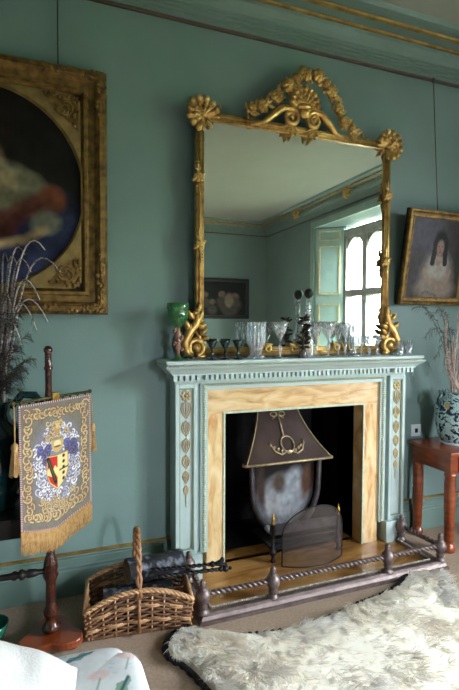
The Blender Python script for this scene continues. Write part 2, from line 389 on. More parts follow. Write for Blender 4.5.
# front wall with a tall window behind the photographer
FW0, FW1, FZ0, FZ1 = 1.75, 2.25, .9, 2.15
b = MB(); b.box(XL-.2, FW0, YF-.3, YF, 0, ZC); b.box(FW1, XR+.5, YF-.3, YF, 0, ZC); b.box(FW0, FW1, YF-.3, YF, 0, FZ0); b.box(FW0, FW1, YF-.3, YF, FZ1, ZC)
struct(b, 'wall_front', 'wall')
# right wall with a splayed window recess
WY0, WY1, WZ0, WZ1, SP, WX = -3.95, -2.40, .62, 2.92, .34, 4.5
b = MB()
b.box(XR, WX+.15, YF, WY0-SP, 0, ZC); b.box(XR, WX+.15, WY1+SP, 0, 0, ZC)
b.box(XR, WX+.15, WY0-SP, WY1+SP, 0, WZ0-.06); b.box(XR, WX+.15, WY0-SP, WY1+SP, WZ1+.16, ZC)
b.prismz([(XR, WY0-SP), (WX+.15, WY0-SP), (WX+.15, WY0), (WX, WY0)], WZ0-.06, WZ1+.16)
b.prismz([(XR, WY1+SP), (WX, WY1), (WX+.15, WY1), (WX+.15, WY1+SP)], WZ0-.06, WZ1+.16)
struct(b, 'wall_right', 'wall')
b = MB(); b.box(XL-.2, XR+.5, YF-.3, .75, -.1, 0); struct(b, 'floor', 'carpet')
b = MB(); b.box(XL-.2, XR+.5, YF-.3, .2, ZC-.02, ZC+.1); struct(b, 'ceiling', 'ceil')

# cornice, one run per wall; 'out' (to the left of travel) points into the room
corn = [(.0, 3.262), (.02, 3.262), (.022, 3.27), (.036, 3.275), (.036, 3.288), (.05, 3.292), (.05, 3.304), (.062, 3.308), (.062, 3.322), (.075, 3.328), (.085, 3.352), (.11, 3.378), (.115, 3.398)]
gl1 = [(.112, 3.398), (.13, 3.40), (.134, 3.412), (.124, 3.418)]
mid = [(.124, 3.416), (.15, 3.42), (.175, 3.424), (.182, 3.427)]
gl2 = [(.18, 3.425), (.203, 3.427), (.208, 3.440), (.198, 3.446)]
top_ = [(.198, 3.444), (.215, 3.446), (.235, 3.452), (.262, 3.456), (.272, 3.468), (.28, 3.481)]
gl3 = [(.28, 3.481), (.292, 3.480)]
rail = [(.0, 3.245), (.016, 3.246), (.022, 3.254), (.016, 3.262), (.0, 3.263)]
ring = [(XL, 0), (XL, YF), (XR, YF), (XR, 0)]
for i, nm in enumerate(('left', 'front', 'right', 'back')):
    a, c = ring[i], ring[(i+1) % 4]
    pr = ring[(i-1) % 4]; nx = ring[(i+2) % 4]
    b = MB()
    # four-corner closed loop restricted to one side so that corners are mitred
    def side(prof, cur):
        t = MB(); t.sweep(prof, ring, True); m = len(prof)
        fs = [f for q, f in enumerate(t.f) if q//(m-1) == i]; b.cur = cur; b.add(t.v, fs)
    side(corn, 0); side(gl1, 1); side(mid, 0); side(gl2, 1); side(top_, 0); side(gl3, 3); side(rail, 2)
    struct(b, 'cornice_'+nm, ['cornice', 'gold_line', 'darkline', 'ceil'])
# plaster bosses of the right-hand cornice, seen in the mirror
for k, y in enumerate((-3.19, -4.64)):
    b = MB(); b.ell((XR-.17, y, 3.40), (.02, .09, .11)); b.ell((XR-.155, y, 3.40), (.055, .055, .07))
    for q in range(8): b.ell((XR-.165, y+.085*math.cos(q*PI/4), 3.40+.10*math.sin(q*PI/4)), (.025, .02, .02))
    tag(b.build('cornice_boss', 'gilt'), ('oval gilt plaster boss on the cornice above the window, seen in the mirror', 'gilt plaster boss at the far end of the reflected cornice')[k], 'boss')

skirt = [(.0, .225), (.012, .222), (.018, .214), (.014, .206), (.02, .2), (.02, .17), (.026, .162), (.024, .15), (.03, .142), (.03, .0)]
skirt_gold = [(.0, .236), (.014, .236), (.02, .229), (.014, .222)]
def skirting(nm, path):
    b = MB(); b.sweep(skirt, path); b.cur = 1; b.sweep(skirt_gold, path); struct(b, 'baseboard_'+nm, ['cornice', 'gold_line'])
skirting('back', [(.70, 0), (XL, 0)]); skirting('back_right', [(XR, 0), (2.32, 0)])
skirting('left', [(XL, 0), (XL, YF)]); skirting('front', [(XL, YF), (XR, YF)]); skirting('right', [(XR, YF), (XR, 0)])

# the stone mullioned window: frame, mullions, transom, sill; panes of its own
def window_right():
    n = 3; lw = (WY1-WY0)/n
    b = MB(); yy = [WY0+i*lw for i in range(n+1)]
    for y in yy: b.box(WX-.02, WX+.13, y-.055, y+.055, WZ0, WZ1)
    b.box(WX-.015, WX+.125, WY0, WY1, 1.96, 2.06); b.box(WX-.02, WX+.13, WY0, WY1, WZ1-.03, WZ1+.1); b.box(WX-.02, WX+.13, WY0, WY1, WZ0-.06, WZ0+.03)
    for i in range(n):                        # arched heads
        y0, y1 = yy[i]+.055, yy[i+1]-.055; c = (y0+y1)/2; h = (y1-y0)/2
        for s in (-1, 1):
            pl = [(c+s*h, 2.62)]+[(c+s*h*math.cos(t), 2.62+.25*math.sin(t)) for t in [PI/2*q/8 for q in range(9)]]+[(c, 2.92), (c+s*h, 2.92)]
            vs = [(WX, y, z) for y, z in pl]+[(WX+.1, y, z) for y, z in pl]; m = len(pl)
            b.add(vs, [tuple(range(m)), tuple(range(m, 2*m))]+[(q, m+q, m+(q+1) % m, (q+1) % m) for q in range(m)])
    w = struct(b, 'window_1', 'stone')
    for i in range(n):
        for z0, z1 in ((WZ0, 1.96), (2.06, WZ1)):
            p = MB(); p.box(WX+.05, WX+.056, yy[i]+.05, yy[i+1]-.05, z0, z1); p.build('window_pane', 'pane', w)
    s = MB(); s.prismz([(XR-.05, WY0-SP-.03), (WX, WY0), (WX, WY1), (XR-.05, WY1+SP+.03)], WZ0-.09, WZ0-.045); s.build('window_sill', 'joinery', w)
window_right()
# architrave and the panelled shutters folded into the splays
b = MB()
for y in (WY0-SP-.09, WY1+SP): b.box(XR-.035, XR, y, y+.09, 0.24, WZ1+.25)
b.box(XR-.035, XR, WY0-SP-.09, WY1+SP+.09, WZ1+.16, WZ1+.27); struct(b, 'trim_window', 'joinery')
def shutter(side):
    y0, y1 = (WY0-SP, WY0) if side < 0 else (WY1+SP, WY1)
    d = Vector((WX-XR, y1-y0, 0)); L = d.length; d.normalize(); nrm = Vector((d.y, -d.x, 0))
    if (nrm.y > 0) != (side < 0): nrm = -nrm
    org = Vector((XR, y0, 0))+nrm*.004
    t = thing('window_shutter', 'pale green panelled shutter folded in the window recess, '+('seen in the mirror' if side < 0 else 'nearest the fireplace wall'), 'shutter', org+Vector((0, 0, .62)))
    def slab(b, a0, a1, z0, z1, t0, t1):
        vs = [org+d*a+nrm*q+Vector((0, 0, z)) for z in (z0, z1) for q in (t0, t1) for a in (a0, a1)]
        b.add(vs, [(0, 2, 3, 1), (4, 5, 7, 6), (0, 1, 5, 4), (2, 6, 7, 3), (0, 4, 6, 2), (1, 3, 7, 5)])
    b = MB(); slab(b, .02, L-.02, .62, 3.06, 0, .03); b.build('leaf', 'joinery', t)
    for z0, z1 in ((.70, 1.85), (2.0, 2.78), (2.86, 3.02)):
        p = MB(); slab(p, .10, L-.10, z0+.03, z1-.03, .03, .036); p.build('raised_panel', 'joinery', t)
        q = MB()
        for a0, a1, c0, c1 in ((.07, .095, z0, z1), (L-.095, L-.07, z0, z1), (.07, L-.07, z0, z0+.022), (.07, L-.07, z1-.022, z1)): slab(q, a0, a1, c0, c1, .03, .045)
        q.build('panel_moulding', 'joinery_line', t)
shutter(-1); shutter(1)
# window behind the photographer
b = MB(); n = 1; w_ = (FW1-FW0)/n
for i in range(n+1): b.box(FW0+i*w_-.05, FW0+i*w_+.05, YF-.26, YF-.1, FZ0, FZ1)
b.box(FW0, FW1, YF-.26, YF-.1, 1.95, 2.05); b.box(FW0-.05, FW1+.05, YF-.28, YF-.02, FZ0-.05, FZ0+.02)
w = struct(b, 'window_2', 'stone')
for i in range(n): p = MB(); p.box(FW0+i*w_+.05, FW0+(i+1)*w_-.05, YF-.2, YF-.194, FZ0, FZ1); p.build('window_pane', 'pane', w)

# fireplace recess (sooty) behind the opening
b = MB()
b.box(OPX0-.06, OPX0, .0, .62, 0, 1.1); b.box(OPX1, OPX1+.06, .0, .62, 0, 1.1); b.box(OPX0-.06, OPX1+.06, .56, .62, 0, 1.1); b.box(OPX0-.06, OPX1+.06, .2, .62, 1.04, 1.1)
b.box(OPX0, OPX1, .02, .56, 0, .02)
struct(b, 'fireplace_recess', 'soot')

# garden outside, seen in the mirror through the window
b = MB(); b.box(5.2, 30, -16, 12, -.9, -.6); struct(b, 'ground', 'grass')
t = thing('garden_tree', 'leafy green tree in the garden outside the window, seen in the mirror', 'tree', (10.5, -8.2, -.6))
b = MB(); b.tube([(10.5, -8.2, -.6), (10.55, -8.2, 1.4), (10.5, -8.1, 3)], [.2, .15, .1], 8); b.build('trunk', 'trunk', t)
b = MB()
for k in range(60):
    a, h, r = random.uniform(0, 2*PI), random.uniform(.6, 4.2), random.uniform(0, 1.2)
    b.ell((10.5+r*math.cos(a), -8.2+r*math.sin(a), h), (random.uniform(.25, .5),)*3, None, 7, 5)
b.build('crown', 'leaf', t)

# ------------------------------------------------------------------ chimneypiece
CX = 1.5
mp = thing('chimneypiece', 'pale blue-green painted chimneypiece with marble slips and carved pilasters', 'fireplace', (CX, 0, 0))
def frame3(b, x0, x1, zt, wd, y0, y1, zb=0.):
    b.box(x0, x0+wd, y0, y1, zb, zt); b.box(x1-wd, x1, y0, y1, zb, zt); b.box(x0+wd, x1-wd, y0, y1, zt-wd, zt)
# marble slips
ml, mr = CX-.614, CX+.614
b = MB(); b.box(ml, mr, -.10, .02, OPZ, 1.136); b.build('marble_lintel', 'marble_h', mp)
b = MB(); b.box(ml, OPX0, -.10, .02, 0, OPZ); b.build('marble_jamb', 'marble_v', mp)
b = MB(); b.box(OPX1, mr, -.10, .02, 0, OPZ); b.build('marble_jamb', 'marble_v', mp)
b = MB(); frame3(b, OPX0-.012, OPX1+.012, OPZ+.012, .012, -.106, -.095); b.build('slip_bead', 'mantel_edge', mp)
# beaded moulding framing the marble
b = MB(); frame3(b, ml-.045, mr+.045, 1.168, .045, -.118, -.02, .16); b.build('inner_moulding', 'mantel', mp)
b = MB()
for s in (-1, 1):
    x = CX+s*.637
    for k in range(72): b.ell((x, -.122, .17+k*.0138), (.013, .011, .0058), None, 7, 5)
n = 92
for k in range(n): b.ell((CX-.62+k*1.24/(n-1), -.12, 1.152), (.0055, .009, .009), None, 6, 5)
b.build('bead_moulding', 'mantel_edge', mp)
def pilaster(s):
    x0, x1 = sorted((CX+s*.682, CX+s*.812)); xi0, xi1 = sorted((CX+s*.655, CX+s*.686))
    b = MB(); b.box(x0, x1, -.118, 0, .165, 1.163); b.box(xi0, xi1, -.095, 0, .165, 1.163)
    for a0, a1, z0, z1 in ((x0, x0+.022, .165, 1.163), (x1-.022, x1, .165, 1.163), (x0+.022, x1-.022, 1.138, 1.163), (x0+.022, x1-.022, .165, .195)): b.box(a0, a1, -.132, -.118, z0, z1)
    p = b.build('pilaster', 'mantel', mp, bevel=.002)
    b = MB()
    for a0, a1, z0, z1 in ((x0+.022, x0+.029, .195, 1.138), (x1-.029, x1-.022, .195, 1.138), (x0+.022, x1-.022, 1.131, 1.138), (x0+.022, x1-.022, .195, .202)): b.box(a0, a1, -.127, -.116, z0, z1)
    b.build('panel_moulding', 'mantel_dark', p)
    b = MB(); xc = (x0+x1)/2; y = -.121
    z = 1.095
    for k in range(8): b.ell((xc+.022*math.cos(k*PI/4), y, z+.022*math.sin(k*PI/4)), (.012, .006, .012), None, 8, 6)
    b.ell((xc, y-.003, z), (.011, .007, .011))
    z = 1.066
    for wd, h in ((.030, .105), (.025, .092), (.023, .088), (.021, .082), (.018, .074), (.014, .06)):
        for sx in (-1, 1):
            for q, (k1, k2) in enumerate(((1.0, 1.0), (.55, .92))):
                pts = [(xc+sx*wd*k1*math.sin(PI*t**.8), y, z-h*k2*t+.004*q) for t in (0, .15, .3, .45, .6, .75, .9, 1)]
                b.tube(pts, [.0015, .0028, .0036, .004, .004, .0034, .0024, .0012], 6)
            b.blade((xc+sx*wd*.4, y, z-h*.25), (sx*.8, 0, .9), wd*.75, .008, .006)
        b.blade((xc, y, z-.01), (0, 0, -1), h*.9, .008, .008); b.ell((xc, y, z-.004), (.006, .005, .006))
        z -= h+.010
    b.tube([(xc, y, z+.02), (xc, y, z-.06)], [.004, .001], 6)
    b.build('husk_carving', 'husk' if s < 0 else 'husk_gold', p, label=('beige-brown carved rosette and husk drop' if s < 0 else 'gilded carved rosette and husk drop'))
    b = MB(); b.box(min(x0, xi0)-(.006 if s < 0 else -.0), max(x1, xi1)+(.006 if s > 0 else 0), -.15, 0, 0, .165); b.build('plinth', 'mantel', mp, bevel=.004)
pilaster(-1); pilaster(1)
# frieze, dentils, shelf
b = MB(); b.box(CX-.812, CX+.812, -.125, 0, 1.163, 1.188); b.box(CX-.655, CX+.655, -.112, 0, 1.137, 1.163); b.build('frieze', 'mantel', mp)
b = MB(); b.box(CX-.80, CX+.80, -.132, 0, 1.186, 1.2205)
def dent(b, x0, x1, yb, yf):
    n = int((x1-x0)/.0305); st = (x1-x0)/n
    for k in range(n): b.box(x0+k*st, x0+k*st+st*.6, yf, yb, 1.188, 1.2175)
dent(b, CX-.648, CX+.648, -.13, -.178)
for s in (-1, 1):
    x0, x1 = sorted((CX+s*.668, CX+s*.838)); b.box(x0+.016, x1-.016, -.148, 0, 1.186, 1.2205); dent(b, x0, x1, -.14, -.19)
x0 = CX-.838
for k in range(6): b.box(x0, x0+.02, -.17+k*.0285, -.17+k*.0285+.016, 1.19, 1.216)
b.build('dentil_course', 'mantel', mp)
b = MB(); b.box(CX-.845, CX+.845, -.19, 0, 1.2175, 1.226)
prof = [(.0, 1.226), (.008, 1.232), (.02, 1.246), (.038, 1.258), (.046, 1.268), (.046, 1.273)]
b.sweep(prof, [(CX+.845, 0), (CX+.845, -.19), (CX-.845, -.19), (CX-.845, 0)][::-1] if False else [(CX-.845, 0), (CX-.845, -.19), (CX+.845, -.19), (CX+.845, 0)][::-1])
b.build('shelf_moulding', 'mantel', mp)
b = MB(); b.box(CX-.893, CX+.86, -.25, 0, 1.284, 1.303); b.box(CX-.885, CX+.855, -.236, 0, 1.268, 1.285); sh = b.build('mantel_shelf', 'mantel', mp, bevel=.003)
b = MB()
for k in range(118): b.ell((CX-.88+k*.01475, -.238, 1.2765), (.0058, .008, .006), None, 6, 5)
for k in range(15): b.ell((CX-.886, -.225+k*.0155, 1.2765), (.008, .006, .006), None, 6, 5)
b.build('bead_strip', 'mantel_edge', sh)

b = MB(); b.box(.74, 2.27, -.46, .02, .001, .022); b.box(OPX0, OPX1, -.02, .14, .001, .022)
tag(b.build('hearth_slab', 'hearth', bevel=.003), 'polished brown marble hearth slab between the fireplace and the fender', 'hearth')

# ------------------------------------------------------------------ grate with hood
g = thing('fire_grate', 'iron fire basket under a flared dark metal smoke hood', 'grate', (1.5, .1, .022))
def hood():
    b = MB(); hx = 1.487; rows = []
    zt, zb = 1.04, .612
    n = 16; m = 9
    for i in range(n+1):
        t = i/n; k = t**1.9                       # narrow neck flaring to a wide skirt
        hw = .140+.185*k; yf = .2-.22*t**1.6; yb = yf+.05
        z = zt+(zb-zt)*t
        ring = []
        cs = [(-.97, yb), (-1, yf+.02), (-.97, yf), (.97, yf), (1, yf+.02), (.97, yb)]
        rows.append([(hx+c*hw, y, z) for c, y in cs])
    vs = [v for r in rows for v in r]; q = len(rows[0])
    b.add(vs, [(i*q+j, i*q+j+1, (i+1)*q+j+1, (i+1)*q+j) for i in range(n) for j in range(q-1)], True)
    h = b.build('smoke_hood', 'hood', g)
    e = MB(); r = rows[-1]; e.tube([(x, y-.002, z) for x, y, z in r], .009, 8)
    for col in (2, 3): e.tube([(r2[col][0], r2[col][1]-.003, r2[col][2]) for r2 in rows[3:]], .0045, 6)
    e.build('brass_edging', 'hood_edge', h)
    o = MB()
    def fy(z): t = (zt-z)/(zt-zb); return .2-.22*t**1.6-.006
    def P(x, z): return (hx+x, fy(z), z)
    def loop(cx, cz, rx, rz, r, a0=0, a1=2*PI, n=20): o.tube([P(cx+rx*math.cos(a0+(a1-a0)*i/n), cz+rz*math.sin(a0+(a1-a0)*i/n)) for i in range(n+1)], r, 6)
    loop(.012, .712, .047, .047, .0075)
    o.tube([P(-.01, .90), P(-.004, .84), P(.0, .762)], .007, 6)
    for s in (-1, 1):
        loop(-.01+s*.03, .897, .024, .014, .005); o.tube([P(-.01, .89), P(-.01+s*.045, .868)], [.005, .003], 6)
        o.tube([P(s*.01+.012, .675), P(s*.06+.012, .657), P(s*.1+.012, .675), P(s*.125+.012, .72), P(s*.118+.012, .735)], [.006, .007, .0065, .006, .004], 6)
        for q in range(4): o.ell(P(.012+s*(.05+.024*q), .675+.012*q), (.009, .004, .012))
    o.ell(P(.012, .667), (.02, .006, .016))
    o.build('applied_ornament', 'hood_edge', h, label='brass bow, ring and laurel ornament')
hood()
# tapering iron cheeks and fireback
b = MB()
for s, sx in ((-1, 1.487), (1, 1.487)):
    pass
pl = []
for i in range(13):
    t = i/12; pl.append((1.285-.015+.02*t+.13*max(0, (t-.45)/.55)**2, .62-.53*t))
prL = [(x, z) for x, z in pl]
for sgn in (-1, 1):
    cpts = [(1.53+sgn*(1.53-x), .12, z) for x, z in prL]
    b.tube(cpts, [.02]*13, 8, True, 1.0)
b.build('side_upright', 'iron_bright', g)
A = Art(60, 70, '#17120f')
A.ell(.5, .1, .5, .5, '#2c2624', .8); A.ell(.5, .35, .40, .34, '#8b8a92', .6, 15); A.ell(.62, .55, .16, .25, '#85878f', .5, -20); A.ell(.35, .3, .1, .16, '#9a9aa2', .5, 30); A.ell(.3, .28, .12, .2, '#8f8c90', .7); A.ell(.42, .62, .1, .12, '#4a3c34', .7); A.ell(.85, .6, .1, .2, '#4a3226', .8); A.ell(.15, .6, .06, .3, '#3a2c26', .8); A.noise(.3, 12); A.noise(.25, 28)
def fbx(z):
    t = max(0, min(1, (.62-z)/.53)); return .02*t+.13*max(0, (t-.45)/.55)**2
A.build('fireback', 'paint_dim', lambda u, v: ((1.275+fbx(.09+.53*v))*(1-u)+(1.785-fbx(.09+.53*v))*u, .15, .09+.53*v), g)
b = MB()
for k in range(13): b.ell((1.38+.025*k, .08+.02*math.sin(k*2), .13+.014*math.cos(k*3)), (.03, .04, .02), None, 8, 6)
b.build('ash_bed', 'ash', g)
b = MB()
for z in (.10, .14, .18, .22): b.box(1.315, 1.79, -.105, -.092, z, z+.014)
for x in (1.315, 1.79):
    b.box(x-.009, x+.009, -.106, .13, .10, .112)
b.box(1.315, 1.79, -.10, .22, .085, .095)
b.build('basket_bars', 'iron', g)
b = MB(); b.box(1.3, 1.8, -.114, -.1, .19, .25); b.build('front_plate', 'iron_bright', g)
for x in (1.315, 1.79):
    b = MB(); b.lathe([(.012, .022), (.02, .03), (.012, .045), (.01, .06), (.024, .078), (.024, .092), (.011, .11), (.01, .25), (.014, .256), (.012, .262)], (x, -.12, 0), 12)
    p = b.build('front_post', 'iron', g)
    b = MB(); b.lathe([(.011, .262), (.015, .268), (.007, .276), (.012, .288), (.013, .296), (.006, .31), (.004, .33), (0, .336)], (x, -.12, 0), 10); b.build('finial', 'brass', p, label='brass finial')

# spark guard: a domed woven-wire panel with a rim
sg = thing('spark_guard', 'domed woven wire spark guard standing in front of the fire basket', 'fire guard', (1.5, -.3, .022))
def guard():
    out = []; n = 26
    for i in range(n+1):
        a = PI*i/n; out.append((1.555-.215*math.cos(a), .21+.19*math.sin(a)))
    b = MB(); cx = 1.555; rows = []
    m = 14
    pts2 = [(1.34, .024)]+out+[(1.77, .024)]
    def yy(x): return -.19-.07*(1-((x-cx)/.22)**2)
    cols = 24; vs = []; fs = []
    for i in range(cols+1):
        x = 1.34+.43*i/cols; zt = .21+.19*math.sqrt(max(0, 1-((x-cx)/.215)**2))
        for j in range(m+1): vs.append((x, yy(x), .024+(zt-.024)*j/m))
    for i in range(cols):
        for j in range(m): fs.append((i*(m+1)+j, (i+1)*(m+1)+j, (i+1)*(m+1)+j+1, i*(m+1)+j+1))
    b.add(vs, fs, True); b.build('wire_mesh', 'mesh', sg)
    r = MB(); r.tube([(x, yy(x), z) for x, z in pts2], .004, 6); r.tube([(1.34+.43*i/12, yy(1.34+.43*i/12), .026) for i in range(13)], .004, 6); r.build('rim', 'iron', sg)
guard()

# ------------------------------------------------------------------ fender
fd = thing('club_fender', 'low burnished metal fender with twisted rails and ball posts around the hearth', 'fender', (1.5, -.5, 0))
XA, XB_, YFR, YBK = .735, 2.285, -.495, -.17
path = [(XB_+.03, YBK+.005), (XB_+.03, YFR-.05), (XA-.03, YFR-.05), (XA-.03, YBK+.005)]
b = MB(); prof = [(.085, .0), (.085, .028), (.07, .034), (.055, .036), (.045, .044), (.03, .046), (.018, .036), (.01, .02), (.0, .016), (.0, .0)]
b.sweep([(q, z) for q, z in prof], path[::-1]); b.build('base_moulding', 'fender', fd)
b = MB()
def beads(p, q, n):
    for k in range(n): t = (k+.5)/n; b.ell((p[0]+(q[0]-p[0])*t, p[1]+(q[1]-p[1])*t, .043), (.007, .007, .0085), None, 6, 5)
beads((XA+.05, YFR+.028), (XB_-.05, YFR+.028), 112); beads((XA+.05, YFR+.03), (XA+.05, YBK), 22); beads((XB_-.05, YFR+.03), (XB_-.05, YBK), 22)
b.build('beaded_strip', 'fender_strip', fd, label='pale beaded strip')
post = [(.03, .036), (.034, .044), (.022, .055), (.016, .066), (.026, .074), (.018, .084), (.028, .1), (.037, .118), (.039, .134), (.034, .152), (.02, .166), (.013, .172), (.02, .178), (.014, .186), (.017, .195), (.011, .207), (0, .212)]
for (x, y) in ((XA, YFR), (1.13, YFR), (1.885, YFR), (XB_, YFR), (XA+.02, YBK-.0), (XB_-.02, YBK-.0)):
    b = MB(); b.lathe(post, (x, y, 0), 18); b.build('ball_post', 'fender', fd)
def twist(p, q, turns):
    p, q = Vector(p), Vector(q); b = MB(); n = 12*int(turns); d = (q-p); sd = Vector((-d.y, d.x, 0)).normalized()
    for ph in (0, PI):
        b.tube([p+d*(i/n)+sd*(.0085*math.cos(2*PI*turns*i/n+ph))+Vector((0, 0, .0085*math.sin(2*PI*turns*i/n+ph))) for i in range(n+1)], .0085, 6)
    b.build('twisted_rail', 'fender', fd)
zr = .134
twist((XA+.02, YFR, zr), (1.11, YFR, zr), 6); twist((1.15, YFR, zr), (1.865, YFR, zr), 12); twist((1.905, YFR, zr), (XB_-.02, YFR, zr), 6)
twist((XA+.005, YFR+.02, zr), (XA+.02, YBK-.02, zr), 5); twist((XB_, YFR+.02, zr), (XB_-.02, YBK-.02, zr), 5)

# ------------------------------------------------------------------ ornament helpers (lie in a wall plane facing -y)
def flower(b, c, r, depth=.02, n=6):
    a0 = random.uniform(0, 1)
    for k in range(n):
        a = a0+2*PI*k/n; b.ell((c[0]+r*.58*math.cos(a), c[1]-depth*.3, c[2]+r*.58*math.sin(a)), (r*.48, depth*.7, r*.48), None, 8, 6)
    for k in range(n-1):
        a = a0+.5+2*PI*k/(n-1); b.ell((c[0]+r*.3*math.cos(a), c[1]-depth*.75, c[2]+r*.3*math.sin(a)), (r*.28, depth*.45, r*.28), None, 7, 5)
    b.ell((c[0], c[1]-depth*1.1, c[2]), (r*.2,)*3, None, 8, 6)
def leaf(b, p, ang, L, w, th=.016, curl=.0):
    """acanthus-like leaf: midrib with side lobes"""
    d = Vector((math.cos(ang), 0, math.sin(ang))); s = Vector((-math.sin(ang), 0, math.cos(ang)))
    b.blade(p, d+Vector((0, -.15, 0)), L, w*.5, th)
    for k in range(1, 4):
        q = Vector(p)+d*(L*.22*k)
        for sg in (-1, 1): b.blade(q, d*.8+s*sg*.7+Vector((0, -.2, 0)), L*(.42-.06*k), w*.3, th*.8)
def shell(b, c, ang0, spread, L, w, n, th=.022):
    for k in range(n):
        a = ang0-spread/2+spread*k/(n-1); d = Vector((math.cos(a), -.25, math.sin(a)))
        ll = L*(1-.12*abs(2*k/(n-1)-1)); b.blade(c, d, ll, w*1.25, th); b.blade(Vector(c)+Vector((0, -th*.35, 0)), d, ll*.9, w*.4, th*.8)
        e = Vector(c)+d.normalized()*ll*.84; b.ell((e.x, e.y-.004, e.z), (w*.55, th*.7, w*.55), None, 8, 6)

# ------------------------------------------------------------------ the mirror
mo = thing('overmantel_mirror', 'large gilt framed overmantel mirror with shell and rose cresting, standing on the mantel shelf', 'mirror', (1.5, -.08, 1.303))
MX0, MX1, MZ0, MZ1 = .82, 2.182, 1.303, 2.725
b = MB(); b.box(MX0+.03, MX1-.03, -.085, -.075, MZ0+.03, MZ1-.02); b.build('mirror_glass', 'mirror', mo)
b = MB(); b.box(MX0+.02, MX1-.02, -.075, -.055, MZ0, MZ1-.01); b.build('backboard', 'oak_dark', mo)
def rail_(p, q, inner):
    p, q = Vector(p), Vector(q); b = MB(); d = (q-p).normalized(); s = Vector(inner)
    w = .046
    for off, r, y in ((.008, .011, -.092), (.021, .009, -.104), (.033, .006, -.098), (.043, .005, -.094)): b.tube([p+s*off+Vector((0, y, 0)), q+s*off+Vector((0, y, 0))], r, 10)
    lo = [min(a, c) for a, c in zip(p, q+s*w)]; hi = [max(a, c) for a, c in zip(p, q+s*w)]
    b.box(lo[0], hi[0], -.094, -.06, lo[2], hi[2])
    b.build('frame_rail', 'gilt', mo)
rail_((MX0, 0, MZ0), (MX0, 0, MZ1), (1, 0, 0)); rail_((MX1, 0, MZ0), (MX1, 0, MZ1), (-1, 0, 0))
rail_((MX0, 0, MZ1), (MX1, 0, MZ1), (0, 0, -1)); rail_((MX0, 0, MZ0+.062), (MX1, 0, MZ0+.062), (0, 0, -1))
b = MB(); b.box(MX0-.03, MX1+.03, -.115, -.055, MZ0, MZ0+.012); b.build('base_board', 'oak_dark', mo)
yo = -.115
def orn(name, mb): return mb.build(name, 'gilt', mo)
for s in (-1, 1):                                  # corner shells
    xc = MX0+.035 if s < 0 else MX1-.035
    c = Vector((xc, yo+.01, MZ1-.035)); b = MB()
    shell(b, c, PI/2+R_(45)*(1 if s < 0 else -1), R_(225), .115, .036, 9)
    shell(b, (c.x, c.y-.012, c.z), PI/2+R_(45)*(1 if s < 0 else -1), R_(170), .07, .024, 6, .018)
    leaf(b, c, R_(-90), .09, .045); leaf(b, c, R_(0 if s < 0 else 180), .1, .045); b.ell((c.x, c.y-.02, c.z), (.02, .014, .02))
    leaf(b, (c.x-s*.02, c.y, c.z-.02), R_(-45 if s < 0 else -135), .055, .03)
    orn('corner_shell', b)
def spray(px, py):
    c = at(px, py, y=yo); b = MB(); flower(b, c, .03, .016)
    leaf(b, c+Vector((0, .005, .015)), R_(95), .09, .035); leaf(b, c+Vector((0, .005, -.015)), R_(-85), .09, .035)
    leaf(b, c, R_(35), .05, .025); leaf(b, c, R_(215), .05, .025); orn('rail_spray', b)
for p in ((198.5, 177), (199.5, 245), (388, 196), (386, 262)): spray(*p)
# the great scrolls at the feet
def foot(s):
    x0 = MX0+.0 if s < 0 else MX1
    c = Vector((x0+(-.005 if s < 0 else -.005), yo, MZ0+.066)); b = MB()
    b.ell((c.x, c.y-.012, c.z), (.026, .02, .026)); k = -s
    b.tube(spiral(c.x, c.z, .045, .9, R_(-90), k, 20, .95, c.y), .019, 8)
    P = lambda dx, dz: (c.x+s*dx, c.y, c.z+dz)
    b.tube([P(.02, -.045), P(.06, -.02), P(.068, .03), P(.04, .09), P(.0, .14), P(-.012, .19), P(.005, .235)], [.016, .024, .028, .028, .024, .018, .01], 8)
    b.tube([P(-.045, -.04), P(-.05, .0), P(-.02, .06), P(.01, .1)], [.01, .013, .012, .006], 8)
    for dx, dz, an, L in ((.05, .05, 100, .09), (.03, .09, 60, .08), (.0, .12, 110, .1), (.01, .16, 50, .07), (-.01, .19, 100, .07), (.05, .02, 35, .05), (-.02, .07, 140, .06), (-.03, .05, 170, .05), (-.01, .11, 150, .06)):
        leaf(b, P(dx, dz), R_(an) if s > 0 else R_(180-an), L, .062, .03)
    b.ell(P(.005, .2), (.014, .014, .014)); b.ell(P(-.03, -.05), (.03, .02, .014))
    orn('foot_scroll', b)
foot(-1); foot(1)
for xc in (1.22, 1.5, 1.82):                       # ornaments on the bottom rail
    b = MB(); c = Vector((xc, yo+.005, MZ0+.05))
    for s in (-1, 1):
        b.tube(spiral(c.x+s*.05, c.z+.005, .026, 1.1, R_(90 if s > 0 else 90), -s, 20, .3, c.y-.004), .007, 7); leaf(b, c+Vector((s*.02, 0, .01)), R_(20 if s > 0 else 160), .07, .03); leaf(b, c, R_(60 if s > 0 else 120), .05, .025)
    b.ell((c.x, c.y-.008, c.z), (.016, .012, .02)); orn('rail_cartouche', b)
